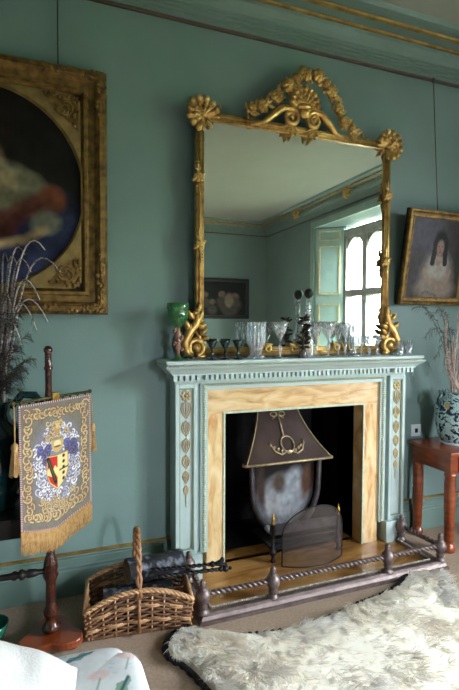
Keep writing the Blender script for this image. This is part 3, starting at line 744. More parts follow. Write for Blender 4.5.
# cresting
yc = -.12
c = at(303, 108, y=yc); b = MB(); shell(b, c, R_(90), R_(165), .125, .036, 9, .03); shell(b, c+Vector((0, -.015, 0)), R_(90), R_(130), .08, .026, 6, .02)
b.ell(c+Vector((0, -.02, -.005)), (.06, .03, .022)); b.ell(c+Vector((0, -.02, -.04)), (.04, .026, .03)); orn('crest_shell', b)
for s, (px, py) in ((-1, (291, 117)), (1, (314.5, 121))):
    cc = at(px, py, y=yc-.01); b = MB()
    tail = [(cc.x+s*.26, yc+.01, cc.z-.075), (cc.x+s*.17, yc+.01, cc.z-.05), (cc.x+s*.1, yc, cc.z+.01), (cc.x+s*.05, yc-.005, cc.z+.05)]
    sp = spiral(cc.x, cc.z, .052, 1.45, R_(90), s, 30, .25, yc-.008)
    b.tube(tail+sp, [.012, .018, .024, .022]+[.019-.009*i/30 for i in range(31)], 8); b.ell((cc.x, yc-.016, cc.z), (.014, .014, .014)); orn('crest_scroll', b)
    b = MB()
    for an in (-150, -120, -90, -60, -30): leaf(b, cc+Vector((0, .01, -.04)), R_(an), .065+.02*(an == -90), .035)
    leaf(b, cc+Vector((-s*.03, .01, -.035)), R_(-90), .08, .04); orn('crest_leaves', b)
for (px, py, r) in ((252, 107, .028), (262, 106.5, .036), (276.5, 97, .04), (288.5, 86, .046), (304.5, 75, .046), (318, 76.5, .045), (331, 92, .043), (338, 109, .034), (344.5, 123, .036), (326, 84, .026), (296.5, 79, .028), (351, 128, .026)):
    b = MB(); cc = at(px, py, y=yc); flower(b, cc, r, .026)
    for k in range(3): leaf(b, cc+Vector((0, .012, 0)), random.uniform(0, 2*PI), r*1.35, r*1.1, .014)
    orn('crest_rose', b)
gpts = [at(px, py, y=yc+.012) for px, py in ((247, 112), (254, 107.5), (263, 106), (277, 97), (289, 86), (296.5, 79), (304.5, 75), (318, 77), (326, 84), (331, 92), (335, 101), (338, 110), (344.5, 123), (352, 129), (357, 136))]
b = MB(); b.tube(gpts, .009, 7)
random.seed(17)
for i in range(len(gpts)-1):
    for q in (.25, .75):
        p = gpts[i].lerp(gpts[i+1], q)
        for s in (-1, 1):
            d = (gpts[i+1]-gpts[i]); leaf(b, p, math.atan2(d.z, d.x)+s*random.uniform(.7, 1.4), random.uniform(.045, .06), .036, .014)
orn('garland_stem', b)
for (px, py) in ((219.5, 104), (247, 113), (352, 137.5), (362, 134)):
    b = MB(); cc = at(px, py, y=yc+.015); leaf(b, cc+Vector((0, 0, .005)), R_(-80), .04, .02); orn('rail_leaf', b)

# ------------------------------------------------------------------ pictures
def picture_frame(t, x0, x1, z0, z1, wd, y, dep, m, tilt=0.):
    """stepped moulding as four rails, built in the thing's own frame"""
    prof = [(0, .0), (0, dep*.6), (wd*.12, dep*.95), (wd*.3, dep), (wd*.4, dep*.8), (wd*.5, dep*.55), (wd*.72, dep*.5), (wd*.78, dep*.62), (wd*.88, dep*.62), (wd, dep*.3), (wd, 0)]
    cs = [(x0, z0, 1, 1), (x1, z0, -1, 1), (x1, z1, -1, -1), (x0, z1, 1, -1)]
    for i in range(4):
        a, c = cs[i], cs[(i+1) % 4]; b = MB(); vs = []
        for q in (a, c): vs += [(q[0]+q[2]*o, y-h, q[1]+q[3]*o) for o, h in prof]
        k = len(prof); b.add(vs, [(j, j+1, k+j+1, k+j) for j in range(k-1)]); b.build('frame_rail', m, t, world=False)
# the big oval portrait on the left
LX0, LX1, LZ0, LZ1 = -.875, .326, 1.555, 2.845
lp = thing('oval_portrait', 'large gilt framed oval portrait of a seated woman hanging above the left-hand vase', 'painting', ((LX0+LX1)/2, -.03, LZ0))
HW, HH = (LX1-LX0)/2, LZ1-LZ0
picture_frame(lp, -HW, HW, 0, HH, .135, 0, .065, 'gilt_dark')
def corner_orn(sx, sz):
    b = MB(); cx, cz = sx*(HW-.035), (HH-.035 if sz > 0 else .035)
    for k in range(46):
        a = random.random(); along = random.random() < .5; L = .3*a
        x, z = (cx-sx*L, cz+random.uniform(-.022, .022)) if along else (cx+random.uniform(-.022, .022), cz-sz*L)
        r = random.uniform(.008, .016); b.ell((x, -.058, z), (r, .012, r), None, 6, 5)
    xa, xb = sorted((cx+sx*.028, cx-sx*.3)); b.box(xa, xb, -.056, -.05, cz-.018, cz+.018); za, zb = sorted((cz+sz*.028, cz-sz*.3)); b.box(cx-.018, cx+.018, -.056, -.05, za, zb)
    b.build('corner_ornament', 'gilt_dark', lp, world=False)
for sx in (-1, 1):
    for sz in (-1, 1): corner_orn(sx, sz)
iw, iz0, iz1 = HW-.135, .135, HH-.135
ocx, ocz, oa, ob = .0, HH/2+.0, .475, .50
b = MB(); n = 64; vs = []
def rect_pt(a):
    c, s = math.cos(a), math.sin(a); hh = (iz1-iz0)/2; k = 1/max(abs(c)/iw, abs(s)/hh); return (c*k, s*k+ocz)
for i in range(n):
    a = 2*PI*i/n; x, z = rect_pt(a); vs += [(ocx+oa*math.cos(a), -.012, ocz+ob*math.sin(a)), (ocx+(oa+.012)*math.cos(a), -.03, ocz+(ob+.012)*math.sin(a)), (x, -.03, z)]
b.add(vs, [(i*3+q, i*3+q+1, ((i+1) % n)*3+q+1, ((i+1) % n)*3+q) for i in range(n) for q in (0, 1)])
b.build('spandrel', 'gilt_mat', lp, world=False)
for sx in (-1, 1):
    for sz in (-1, 1):
        b = MB(); cx, cz = sx*(iw-.075), ocz+sz*((iz1-iz0)/2-.075)
        for k in range(3): 
            pts = spiral(cx-sx*.01*k, cz-sz*.01*k, .05-.012*k, .8, random.uniform(0, 6), 1, 14, .4, -.034); b.tube(pts, .006, 6)
        for k in range(20):
            t = random.uniform(-1, 1); x = cx+sx*(.05-.15*max(0, t)); z = cz+sz*(.05+.15*min(0, t)); 
            b.ell((x+random.uniform(-.014, .014), -.034, z+random.uniform(-.014, .014)), (.011, .008, .011), None, 6, 5)
        b.prism([(cx+sx*.065, cz+sz*.065), (cx-sx*.12, cz+sz*.065), (cx-sx*.03, cz-sz*.03), (cx+sx*.065, cz-sz*.12)], -.032, -.028)
        b.build('spandrel_ornament', 'gilt_dark', lp, world=False)
A = Art(170, 190, '#15130f')
A.ell(.72, .12, .45, .22, '#23263f', .6); A.ell(.8, .28, .2, .2, '#20243c', .7); A.ell(.5, .1, .3, .14, '#2b2f4e', .6)
A.ell(.47, .78, .15, .17, '#1d130d', .5); A.ell(.47, .74, .09, .125, '#96775a', .3); A.ell(.44, .85, .14, .1, '#1b120c', .4); A.ell(.585, .72, .045, .14, '#1b120c', .5)
A.ell(.45, .75, .012, .006, '#241812', .6); A.ell(.50, .75, .012, .006, '#241812', .6); A.ell(.475, .69, .022, .008, '#7a3a30', .6); A.ell(.478, .72, .008, .02, '#8a684a', .8)
A.line([(.53, .66), (.57, .54)], .1, '#7d684c', 1, 1.1, .05)
A.ell(.60, .50, .17, .12, '#6e6a54', .5, -15); A.ell(.73, .47, .09, .11, '#66644f', .5, 25); A.ell(.55, .53, .12, .07, '#87775a', .6); A.ell(.64, .44, .12, .05, '#55523f', .8)
A.line([(.42, .24), (.58, .30), (.70, .39), (.84, .47)], .085, '#47201a', 1, 1.05, .06); A.ell(.84, .46, .06, .07, '#5c3320', .6, 30); A.line([(.5, .30), (.66, .40), (.8, .49)], .03, '#5c3020', .8, 1, .05); A.line([(.5, .24), (.62, .28)], .06, '#38160f', 1, 1, .05)
A.ell(.80, .33, .075, .055, '#6b6c5c', .6, 15); A.line([(.79, .30), (.70, .245), (.58, .215), (.5, .21)], .042, '#8a7454', 1, 1.05, .03); A.ell(.53, .21, .05, .025, '#9b8462', .5)
A.noise(.4, 22); A.noise(.25, 46); A.noise(.15, 16)
A.build('canvas', 'paint', lambda u, v: (ocx-oa-.005+(2*oa+.01)*u, -.008, ocz-ob-.005+(2*ob+.01)*v), lp, world=False)
b = MB(); p1 = at(58, 62, y=-.03); b.tube([(p1.x, -.02, LZ1), (p1.x, -.03, 3.235)], .0035, 6); b.ell((p1.x, -.03, 3.235), (.012, .012, .018)); b.ell((p1.x, -.03, LZ1), (.012, .012, .012))
b.build('hanging_wire', 'wire', lp)
# the smaller portrait on the right, hanging forward at the top
rp = thing('girl_portrait', 'small gilt framed portrait of a long haired girl in white hanging right of the mirror', 'painting', (2.615, -.03, 1.652))
rp.rotation_euler = (R_(9), 0, 0)
RW, RH = .31, .655
picture_frame(rp, -RW, RW, 0, RH, .058, 0, .035, 'gilt_dark')
b = MB(); b.box(-RW, RW, -.01, .012, 0, RH); b.build('backing', 'oak_dark', rp, world=False)
A = Art(120, 130, '#33302f')
A.ell(.2, .7, .35, .5, '#46444f', .8); A.ell(.15, .3, .25, .3, '#3a3539', .7); A.ell(.88, .6, .1, .7, '#2a2620', .6); A.ell(.97, .4, .05, .8, '#7a6230', .5)
A.ell(.50, .25, .28, .34, '#706a66', .5); A.ell(.50, .38, .18, .2, '#8d8780', .5); A.ell(.5, .12, .32, .14, '#7c7068', .6)
A.line([(.27, .36), (.32, .24), (.55, .14)], .045, '#86705f'); A.line([(.73, .36), (.68, .2), (.55, .13)], .045, '#86705f')
A.ell(.51, .70, .125, .16, '#191519', .4); A.line([(.43, .72), (.40, .45)], .08, '#1e191e'); A.line([(.59, .72), (.62, .45)], .08, '#1e191e'); A.ell(.51, .48, .06, .06, '#8a7468', .5)
A.ell(.51, .64, .062, .10, '#7f675d', .4); A.ell(.485, .66, .012, .006, '#3a2a2a', .6); A.ell(.535, .66, .012, .006, '#3a2a2a', .6); A.ell(.51, .585, .02, .008, '#71403c', .6); A.ell(.51, .62, .007, .015, '#6c544b', .8)
A.noise(.2, 30)
A.build('canvas', 'paint_dim', lambda u, v: (-RW+.055+(2*RW-.11)*u, -.013, .055+(RH-.11)*v), rp, world=False)
b = MB(); pw = at(433, 84, y=-.03); b.tube([(pw.x-2.615, .02, RH-.06), (pw.x-2.615, .245, 1.568)], .003, 6); b.ell((pw.x-2.615, .245, 1.568), (.01, .01, .02)); b.build('hanging_wire', 'wire', rp, world=False)
# dark group portrait on the far wall, seen only in the mirror
bp_ = thing('group_painting', 'dark framed group painting on the opposite wall, seen in the mirror', 'painting', (3.1, YF, 1.62))
bp_.rotation_euler = (0, 0, PI)
picture_frame(bp_, -.66, .66, 0, .78, .07, 0, .04, 'oak_dark')
A = Art(90, 60, '#17150f')
for x, y, r in ((.2, .55, .07), (.35, .45, .06), (.42, .62, .06), (.28, .38, .08), (.58, .4, .05), (.7, .6, .05)):
    A.ell(x, y, r, r*1.6, '#6a5a48', .5); A.ell(x, y-.22, r*1.5, r*2.6, '#4a4238', .6)
A.ell(.3, .45, .07, .2, '#8a7a66', .5); A.noise(.3, 20)
A.build('canvas', 'paint', lambda u, v: (-.6+1.2*u, -.01, .06+.66*v), bp_, world=False)

# ------------------------------------------------------------------ glass on the shelf
SZ = 1.303
def vessel(name, label, cat, px, py, y, prof, m, parts=None, group=None, n=20, flute=0, famp=0., z=SZ):
    p = at(px, py, y=y)
    t = thing(name, label, cat, (p.x, y, z), 0, group)
    for nm, pr, mm, kw in prof:
        b = MB(); b.lathe(pr, (0, 0, 0), n, **kw); b.build(nm, mm, t, world=False)
    return t
def wine(h, rb, m, cut=False, m2=None, cone=1.0):
    hb = h*.56; q = lambda f: rb*(f*cone+(1-cone)*min(1, f*1.5))
    bowl = [(.004, h-hb), (q(.2), h-hb*.86), (q(.5), h-hb*.6), (q(.78), h-hb*.3), (rb, h), (rb*.96, h), (q(.74), h-hb*.3), (q(.45), h-hb*.58), (q(.14), h-hb*.84), (.002, h-hb*.88)]
    stem = [(.006, .008), (.0045, h*.12), (.009, h*.26), (.012, h*.31), (.007, h*.36), (.0055, h-hb+.004)]
    foot = [(rb*.8, 0), (rb*.8, .003), (rb*.3, .008), (.006, .012)]
    kw = dict(flute=10, famp=.05) if cut else {}
    return [('bowl', bowl, m, kw), ('stem', stem, m2 or m, {}), ('foot', foot, m, {})]
def tumbler(h, r, m, **kw): return [('bowl', [(r*.8, 0), (r*.82, .004), (r, h), (r*.95, h), (r*.76, .012), (0, .012)], m, kw)]
# tall green goblet at the left end
gp = at(178, 360, y=-.16)
t = thing('green_goblet', 'tall pale green goblet with flower-coloured twisted stem at the left end of the shelf', 'goblet', (gp.x, -.16, SZ))
b = MB(); b.lathe([(.012, .18), (.03, .195), (.05, .222), (.056, .232), (.06, .236), (.056, .24), (.056, .282), (.062, .288), (.06, .318), (.057, .318), (.053, .24), (.03, .205), (0, .19)], n=24, flute=8, famp=.02); b.build('bowl', 'green_glass', t, world=False)
b = MB(); b.lathe([(.012, .03), (.008, .05), (.018, .07), (.012, .09), (.022, .11), (.013, .13), (.02, .15), (.01, .165), (.014, .182)], n=14)
for k in range(12):
    a = k*.9; b.ell((.022*math.cos(a), .022*math.sin(a), .06+.01*k), (.012, .012, .01), None, 7, 5)
b.build('stem', 'pink_glass', t, world=False)
b = MB(); b.lathe([(.045, 0), (.045, .004), (.02, .012), (.01, .03)], n=20); b.build('foot', 'green_glass', t, world=False)
for i, px in enumerate((212, 225, 238)):
    vessel('green_wine_glass', 'dark green wine glass, '+('leftmost of three, beside the gilt scroll', 'in the middle of the row of three', 'rightmost of three, by the cut-glass vase')[i], 'wine glass', px, 358, -.19, wine(.112, .034, 'green_dark'), 'green_dark', group='dark green wine glasses')
# big cut crystal vase
vessel('cut_glass_vase', 'tall fluted cut-glass vase in front of the left half of the mirror', 'vase', 256, 358, -.17,
       [('body', [(.05, 0), (.052, .008), (.03, .025), (.032, .05), (.05, .09), (.056, .13), (.05, .18), (.058, .215), (.054, .215), (.046, .18), (.05, .13), (.045, .09), (.02, .05)], 'crystal_cut', dict(flute=14, famp=.09))], 'crystal_cut', n=84)
vessel('clear_wine_glass', 'large clear wine glass standing alone right of the cut-glass vase', 'wine glass', 280, 357, -.18, wine(.218, .05, 'crystal', True, 'crystal_cut'), 'crystal', n=40)
CW = 'clear glasses on the right half of the shelf'
for px, y, h, r, lab in ((316, -.13, .215, .046, 'clear wine glass tucked just right of the dark leafy candlestick'),
                         (328, -.18, .222, .05, 'clear wine glass right of the leafy candlestick, its foot nearest the shelf edge'),
                         (345, -.18, .218, .038, 'tall narrow clear glass left of the small glasses'),
                         (338, -.12, .215, .042, 'clear wine glass behind, between the wide and the narrow glass'),):
    vessel('clear_wine_glass', lab, 'wine glass', px, 357, y, wine(h, r, 'crystal', True, 'crystal_cut'), 'crystal', group=CW, n=40)
vessel('cut_glass_jug', 'cut-glass celery vase reflecting window light before the mirror, right of centre', 'vase', 353, 357, -.14,
       [('body', [(.036, 0), (.038, .006), (.018, .02), (.02, .04), (.036, .07), (.04, .12), (.044, .2), (.041, .2), (.036, .12), (.03, .07)], 'crystal_cut', dict(flute=12, famp=.06))], 'crystal_cut', n=72)
for px, y, lab in ((361, -.15, 'small clear port glass nearest the cut-glass celery vase'), (369, -.18, 'small clear port glass in the middle of its row'), (377, -.15, 'small clear port glass nearest the right gilt scroll')):
    vessel('small_port_glass', lab, 'glass', px, 356, y, wine(.128, .032, 'crystal', True, 'crystal_cut'), 'crystal', group='small port glasses', n=40)
for i, px in enumerate((399.5, 408)):
    vessel('shot_glass', ('small plain tumbler nearer the mirror at the right end of the shelf', 'small plain tumbler at the far right end of the shelf')[i], 'glass', px, 356, -.16, tumbler(.098, .03, 'crystal'), 'crystal', group='tumblers at the shelf end')
# decanter with a dark ball stopper, and a leafy dark candlestick in front of it
dp = at(308, 357, y=-.15)
t = thing('decanter', 'slim clear decanter with dark ball stopper behind the leafy candlestick', 'decanter', (dp.x, -.15, SZ))
b = MB(); b.lathe([(.036, 0), (.038, .01), (.038, .08), (.03, .12), (.014, .15), (.012, .2), (.02, .21), (.013, .22), (.02, .24), (.013, .255), (.02, .275), (.013, .29), (.019, .31), (.012, .33), (.016, .352), (.009, .36)], n=18, flute=9, famp=.04); b.build('body', 'crystal_cut', t, world=False)
b = MB(); b.ell((0, 0, .395), (.03, .03, .033), None, 14, 10); b.build('stopper', 'black', t, world=False)
dp = at(303, 357, y=-.2)
t = thing('leafy_candlestick', 'small dark bronze figure of leaves and flowers at the middle of the shelf', 'ornament', (dp.x, -.2, SZ))
b = MB(); b.lathe([(.03, 0), (.032, .01), (.02, .02), (.024, .03), (.016, .05)], n=14); b.build('base', 'purple', t, world=False)
b = MB(); b.lathe([(.012, .04), (.008, .08), (.012, .12), (.006, .18)], n=10)
random.seed(5)
for k in range(46):
    z = random.uniform(.06, .24); a = random.uniform(0, 2*PI); d = Vector((math.cos(a), math.sin(a), random.uniform(-.2, .9)))
    b.blade((0, 0, z), d, random.uniform(.03, .055), .016, .005, (d.cross(Vector((.3, .2, .9)))))
b.build('leaves', 'leafdark', t, world=False)

# ------------------------------------------------------------------ wall socket
s0 = at(415, 430, y=0)
t = thing('wall_socket', 'white square socket plate on the wall above the right-hand table', 'socket', (s0.x, 0, s0.z))
b = MB(); b.box(-.043, .043, -.012, 0, -.043, .043); b.build('plate', 'white_plastic', t, world=False, bevel=.004)
b = MB(); b.box(-.011, .011, -.017, -.01, -.016, .014); b.build('switch', 'black', t, world=False)

# ------------------------------------------------------------------ right-hand table
TX0, TX1, TY0, TZ = 2.435, 3.35, -.42, .679
t = thing('side_table', 'mahogany side table with turned legs right of the fireplace', 'table', (TX0, 0, 0))
b = MB(); b.box(TX0, TX1, TY0, -.03, TZ-.022, TZ); b.build('tabletop', 'mahogany', t, bevel=.005)
b = MB(); b.box(TX0+.025, TX1-.025, TY0+.025, -.045, TZ-.145, TZ-.022); b.build('apron', 'mahogany', t, bevel=.002)
b = MB(); b.box(TX0+.09, TX1-.09, TY0+.017, TY0+.026, TZ-.13, TZ-.035); dr = b.build('drawer', 'mahogany', t, bevel=.003)
for x in (TX0+.28, TX1-.28): b = MB(); b.lathe([(.006, 0), (.006, .012), (.014, .018), (.012, .026), (0, .03)], (x, TY0+.018, TZ-.083), 12, (0, -1, 0)); b.build('knob', 'brass', dr)
for x in (TX0+.055, TX1-.055):
    for y in (TY0+.055, -.075):
        b = MB(); b.lathe([(.026, .0), (.04, .01), (.042, .03), (.036, .05), (.03, .058), (.028, .065), (.031, .08), (.036, .3), (.037, .46), (.032, .505), (.039, .512), (.039, .522), (.034, .53), (.034, TZ-.145)], (x, y, 0), 16); b.build('leg', 'mahogany', t)
VX, VY = 2.675, -.215
t = thing('floral_jar', 'blue and white floral jar with handles on the mahogany side table', 'vase', (VX, VY, TZ))
b = MB(); b.lathe([(.085, .012), (.108, .06), (.124, .13), (.13, .2), (.128, .26), (.116, .3), (.1, .322), (.098, .335), (.108, .36), (.112, .368), (.104, .368), (.09, .335), (.09, .3), (0, .28)], n=32); b.build('body', 'delft', t, world=False)
b = MB(); b.lathe([(.09, 0), (.094, .004), (.094, .014), (.085, .018)], n=32); b.build('foot_ring', 'china_white', t, world=False, label='plain white foot ring')
for s in (-1, 1):
    b = MB(); b.tube([(s*.1, 0, .35), (s*.135, 0, .345), (s*.15, 0, .315), (s*.145, 0, .28), (s*.12, 0, .26)], .011, 8); b.build('handle', 'teal_glaze', t, world=False)
# dried stems standing in it
def stem_obj(name, label, cat, group, pts, r, m, barbs=None, bm=None):
    b = MB(); k = len(pts); b.tube(pts, [r*(1-.6*i/(k-1)) for i in range(k)], 5)
    o = bpy.data.objects
    t = thing(name, label, cat, pts[0], 0, group); b.build('stem', m, t)
    if barbs:
        q = MB()
        for (i0, L, n) in barbs:
            for j in range(n):
                u = i0+(1-i0)*j/n; f = u*(k-1); i = min(int(f), k-2); p = Vector(pts[i]).lerp(Vector(pts[i+1]), f-i); d = (Vector(pts[i+1])-Vector(pts[i])).normalized()
                a = random.uniform(0, 2*PI); sd = (d.orthogonal().normalized()*math.cos(a)+d.cross(d.orthogonal()).normalized()*math.sin(a))
                e = p+(sd*.8+d*.5).normalized()*L*random.uniform(.5, 1)*(.35+.65*math.sin(PI*min(1, .15+.85*(j/n))))+Vector((0, 0, -.015))
                q.tube([p, (p+e)/2+Vector((0, 0, .008)), e], [.0014, .0011, .0006], 3, False)
        q.build('barbs', bm, t, kind='stuff')
    return t
def bez(p0, p1, p2, p3, n=16):
    P = [Vector(p) for p in (p0, p1, p2, p3)]
    return [P[0]*(1-t)**3+P[1]*3*t*(1-t)**2+P[2]*3*t*t*(1-t)+P[3]*t**3 for t in [i/n for i in range(n+1)]]
random.seed(11)
G2 = 'dried grasses in the floral jar'
for k in range(26):
    a = random.uniform(-1, 1); p0 = (VX+random.uniform(-.05, .05), VY+random.uniform(-.04, .04), TZ+.3)
    x1 = VX+a*.16-.01; z1 = TZ+random.uniform(.62, 1.0)
    stem_obj('dried_grass', 'straight pale dried grass stem fanning out of the floral jar', 'dried stem', G2, bez(p0, (VX+a*.05, VY, TZ+.5), (x1-.01*a, VY-.03, z1-.2), (x1+a*.02, VY-.05+random.uniform(-.05, .03), z1)), .0055, 'stem' if k % 3 == 0 else 'stem_red', [(.45, .045, 26)] if k % 2 else None, 'barb_mid')
for k, (ex, ez, bow) in enumerate(((2.22, 1.60, .12), (2.12, 1.66, .14), (2.42, 1.28, .25), (2.33, 1.42, .18), (2.38, 1.55, .2), (2.46, 1.4, .2), (2.3, 1.72, .05))):
    p0 = (VX-.03, VY, TZ+.3)
    stem_obj('drooping_feather', 'thin dark feather arching left out of the floral jar towards the mirror', 'feather', 'feathers drooping from the floral jar', bez(p0, (VX-.06, VY-.02, TZ+.7), (ex+.18, VY-.05, ez+bow), (ex, VY-.06, ez)), .0028, 'barb_mid', [(.55, .05, 34)], 'barb')

# ------------------------------------------------------------------ left console, teal vase and its feathers
t = thing('wall_console', 'dark wooden console behind the banner, carrying the teal vase', 'table', (-.5, 0, .5))
b = MB(); b.box(-1.05, -.045, -.44, -.0, .60, .625); b.build('tabletop', 'oak_dark', t, bevel=.004)
b = MB(); b.box(-1.02, -.075, -.41, 0, .525, .60); b.build('apron', 'oak_dark', t)
b = MB()
for x in (-.95, -.32): b.prism([(x, .0)]*0 or [(x-.03, .53), (x+.03, .53), (x+.03, .30), (x-.03, .30)], -.1, -.0); b.tube([(x, -.33, .53), (x, -.22, .48), (x, -.1, .36), (x, -.03, .3)], [.03, .03, .028, .02], 8)
b.build('bracket', 'oak_dark', t)
JX, JY, JZ = -.235, -.24, .625
t = thing('teal_vase', 'dark teal glazed vase with loop handles behind the heraldic banner', 'vase', (JX, JY, JZ))
b = MB(); b.lathe([(.09, 0), (.1, .01), (.14, .08), (.17, .2), (.165, .3), (.13, .38), (.085, .42), (.075, .45), (.09, .5), (.096, .51), (.085, .51), (.068, .45), (.07, .42), (0, .4)], n=30); b.build('body', 'teal_glaze', t, world=False)
for s in (-1, 1):
    b = MB(); b.tube([(s*.08, 0, .475), (s*.13, 0, .535), (s*.185, 0, .53), (s*.225, 0, .475), (s*.22, 0, .4), (s*.16, 0, .34)], [.017, .02, .021, .02, .018, .017], 10); b.build('handle', 'teal_glaze', t, world=False)
random.seed(21)
GF = 'long feathers in the teal vase'
ends = [((45, 250), .2), ((31, 272), .28), ((18, 268), .25), ((8, 262), .2), ((40, 300), .4), ((60, 272), .3), ((12, 310), .3), ((-14, 255), .2), ((-30, 280), .2), ((25, 255), .15), ((48, 322), .4), ((3, 330), .2), ((37, 330), .45), ((22, 345), .3)]
for k, ((px, py), bow) in enumerate(ends):
    e = at(px, py, y=JY-.08+.02*(k % 4)); p0 = (JX+random.uniform(-.03, .05), JY+random.uniform(-.03, .03), JZ+.42)
    top = max(e.z+bow*.5, 1.35)
    pts = bez(p0, (JX+.06+.1*(e.x-JX), JY, JZ+.75), (JX+.45*(e.x-JX), e.y, top+.12), e)
    stem_obj('long_feather', 'long pale-quilled dark feather fanning out of the teal vase', 'feather', GF, pts, .0068, 'stem', [(.15, .07, 70)], 'barb')
for k in range(22):
    px, py = random.uniform(-25, 38), random.uniform(290, 405); e = at(px, py, y=JY-.05+random.uniform(-.05, .05)); p0 = (JX+random.uniform(-.04, .04), JY, JZ+.42)
    stem_obj('short_feather', 'short bushy dark feather low in the teal vase', 'feather', 'short dark feathers in the teal vase', bez(p0, (JX+.2*(e.x-JX), JY, JZ+.6), (JX+.7*(e.x-JX), e.y, e.z+.02), e), .004, 'barb_mid', [(.15, .075, 60)], 'barb')

# ------------------------------------------------------------------ pole screen with heraldic banner
BX, BY = .015, -.415
ps = thing('banner_stand', 'turned mahogany pole stand on a platform foot carrying the heraldic banner', 'stand', (BX, BY, 0))
pole = [(.02, .06), (.04, .075), (.044, .09), (.03, .105), (.026, .13), (.034, .15), (.036, .165), (.024, .19), (.022, .30), (.03, .32), (.036, .335), (.028, .35), (.034, .365), (.03, .40), (.02, .43), (.0165, .46), (.015, 1.0), (.0145, 1.29), (.019, 1.296), (.019, 1.303), (.015, 1.31), (.015, 1.37), (.02, 1.378), (.02, 1.388), (.012, 1.40), (0, 1.403)]
b = MB(); b.lathe(pole, n=16); b.build('pole', 'mahogany_dark', ps, world=False)
b = MB(); ply = []
for k in range(48):
    a = 2*PI*k/48; r = .118+.03*math.cos(3*(a+.6)); ply.append((r*1.05*math.cos(a), r*math.sin(a)))
b.prismz(ply, .022, .058); b.build('platform_foot', 'mahogany', ps, world=False, bevel=.006)
for k in range(3):
    a = -.6+2*PI*k/3; b = MB(); b.lathe([(.012, 0), (.024, .008), (.024, .018), (.014, .024)], (.11*math.cos(a), .11*math.sin(a), 0), 12); b.build('bun_foot', 'mahogany_dark', ps, world=False)
b = MB(); b.lathe([(.014, 0), (.012, .03), (.018, .05), (.02, .075), (.014, .085), (.024, .1), (.024, .11), (.014, .118), (.022, .135), (.014, .15), (.013, .3), (.013, .42)], (-.02, 0, .355), 12, (-1, .02, 0)); b.build('crossbar', 'oak_dark', ps, world=False, label='dark turned crossbar')
# the banner hangs on its rod; x runs along the rod, -y is the embroidered side
rodL, rodR = Vector((-.128, -.555, 1.163)), Vector((.211, -.262, 1.167))
ang = math.atan2(rodR.y-rodL.y, rodR.x-rodL.x); BL = (rodR-rodL).length
mid_ = (rodL+rodR)/2
bn = thing('heraldic_banner', 'embroidered heraldic banner with coat of arms and gold fringe hanging on the pole stand', 'banner', (mid_.x, mid_.y, mid_.z), ang)
BWd = BL*.93; hx = BWd/2
b = MB(); b.tube([(-BL/2, 0, 0), (BL/2, 0, 0)], .0065, 8); 
for s in (-1, 1): b.ell((s*BL/2, 0, 0), (.012, .01, .01))
for k in range(9): b.ell((-hx+.02+k*(BWd-.04)/8, 0, -.004), (.005, .009, .011), None, 8, 6)
b.build('rod', 'brass_dark', bn, world=False)
b = MB(); b.box(-.02, .02, -.01, .03, -.02, .02); b.build('rod_bracket', 'brass', bn, world=False)
def zbot(u): return -.555-.06*(1-abs(2*u-1)**1.2)
def bpos(u, v):
    x = -hx+BWd*u; z = -.012+(zbot(u)+.012)*(1-v); return (x, -.012-.010*math.sin(PI*2*u+.5)*(1-v)-.004, z)
W_, H_ = 170, 230
A = Art(W_, H_, '#6c655c')
asp = .60/BWd
A.noise(.15, 60)
def scrl(cx, cy, r, turns, a0, sg, c, wd, c2=None):
    pts = [(cx+r*(1-.75*t)*math.cos(a0+sg*2*PI*turns*t), cy+r/asp*(1-.75*t)*math.sin(a0+sg*2*PI*turns*t)) for t in [i/12 for i in range(13)]]
    A.line(pts, wd*1.7, '#5a4634', .9, asp); A.line(pts, wd, c, 1, asp)
    if c2: A.line(pts, wd*.35, c2, 1, asp)
random.seed(3)
# white and lavender acanthus mass
A.ell(.5, .5, .33, .33, '#8583a0', .5, 0, .55)
for k in range(190):
    a = random.uniform(0, 2*PI); rr = random.uniform(.5, 1.0); x, y = .5+.34*rr*math.cos(a), .48+.35*rr*math.sin(a)
    scrl(x, y, random.uniform(.03, .055), random.uniform(.7, 1.1), random.uniform(0, 6), random.choice((-1, 1)), random.choice(('#c2c0cc', '#d2d0d8', '#aaa8bc', '#9698b0')), .02, random.choice((None, '#e0dee4')))
# gold scrolling border
for k in range(76):
    t = k/76*4; s_ = int(t); q = t-s_; m_ = .10
    x, y = ((m_+q*(1-2*m_), .91), (1-m_, .91-q*.80), (1-m_-q*(1-2*m_), .11), (m_, .11+q*.80))[s_]
    scrl(x+random.uniform(-.015, .015), y+random.uniform(-.015, .015), random.uniform(.045, .07), .95, random.uniform(0, 6), random.choice((-1, 1)), random.choice(('#a5865c', '#b89c70', '#94744e', '#a06e56')), .02, '#c2ac84')
for k in range(14): scrl(.5+random.uniform(-.16, .16), .72+random.uniform(-.05, .12), .04, .9, random.uniform(0, 6), random.choice((-1, 1)), random.choice(('#c0a06a', '#b99258')), .016, '#c4ae86')
for k in range(22): scrl(.5+random.uniform(-.28, .28), .2+random.uniform(-.05, .05), .05, .9, random.uniform(0, 6), random.choice((-1, 1)), '#ab8c5e', .016, '#c4ae86')
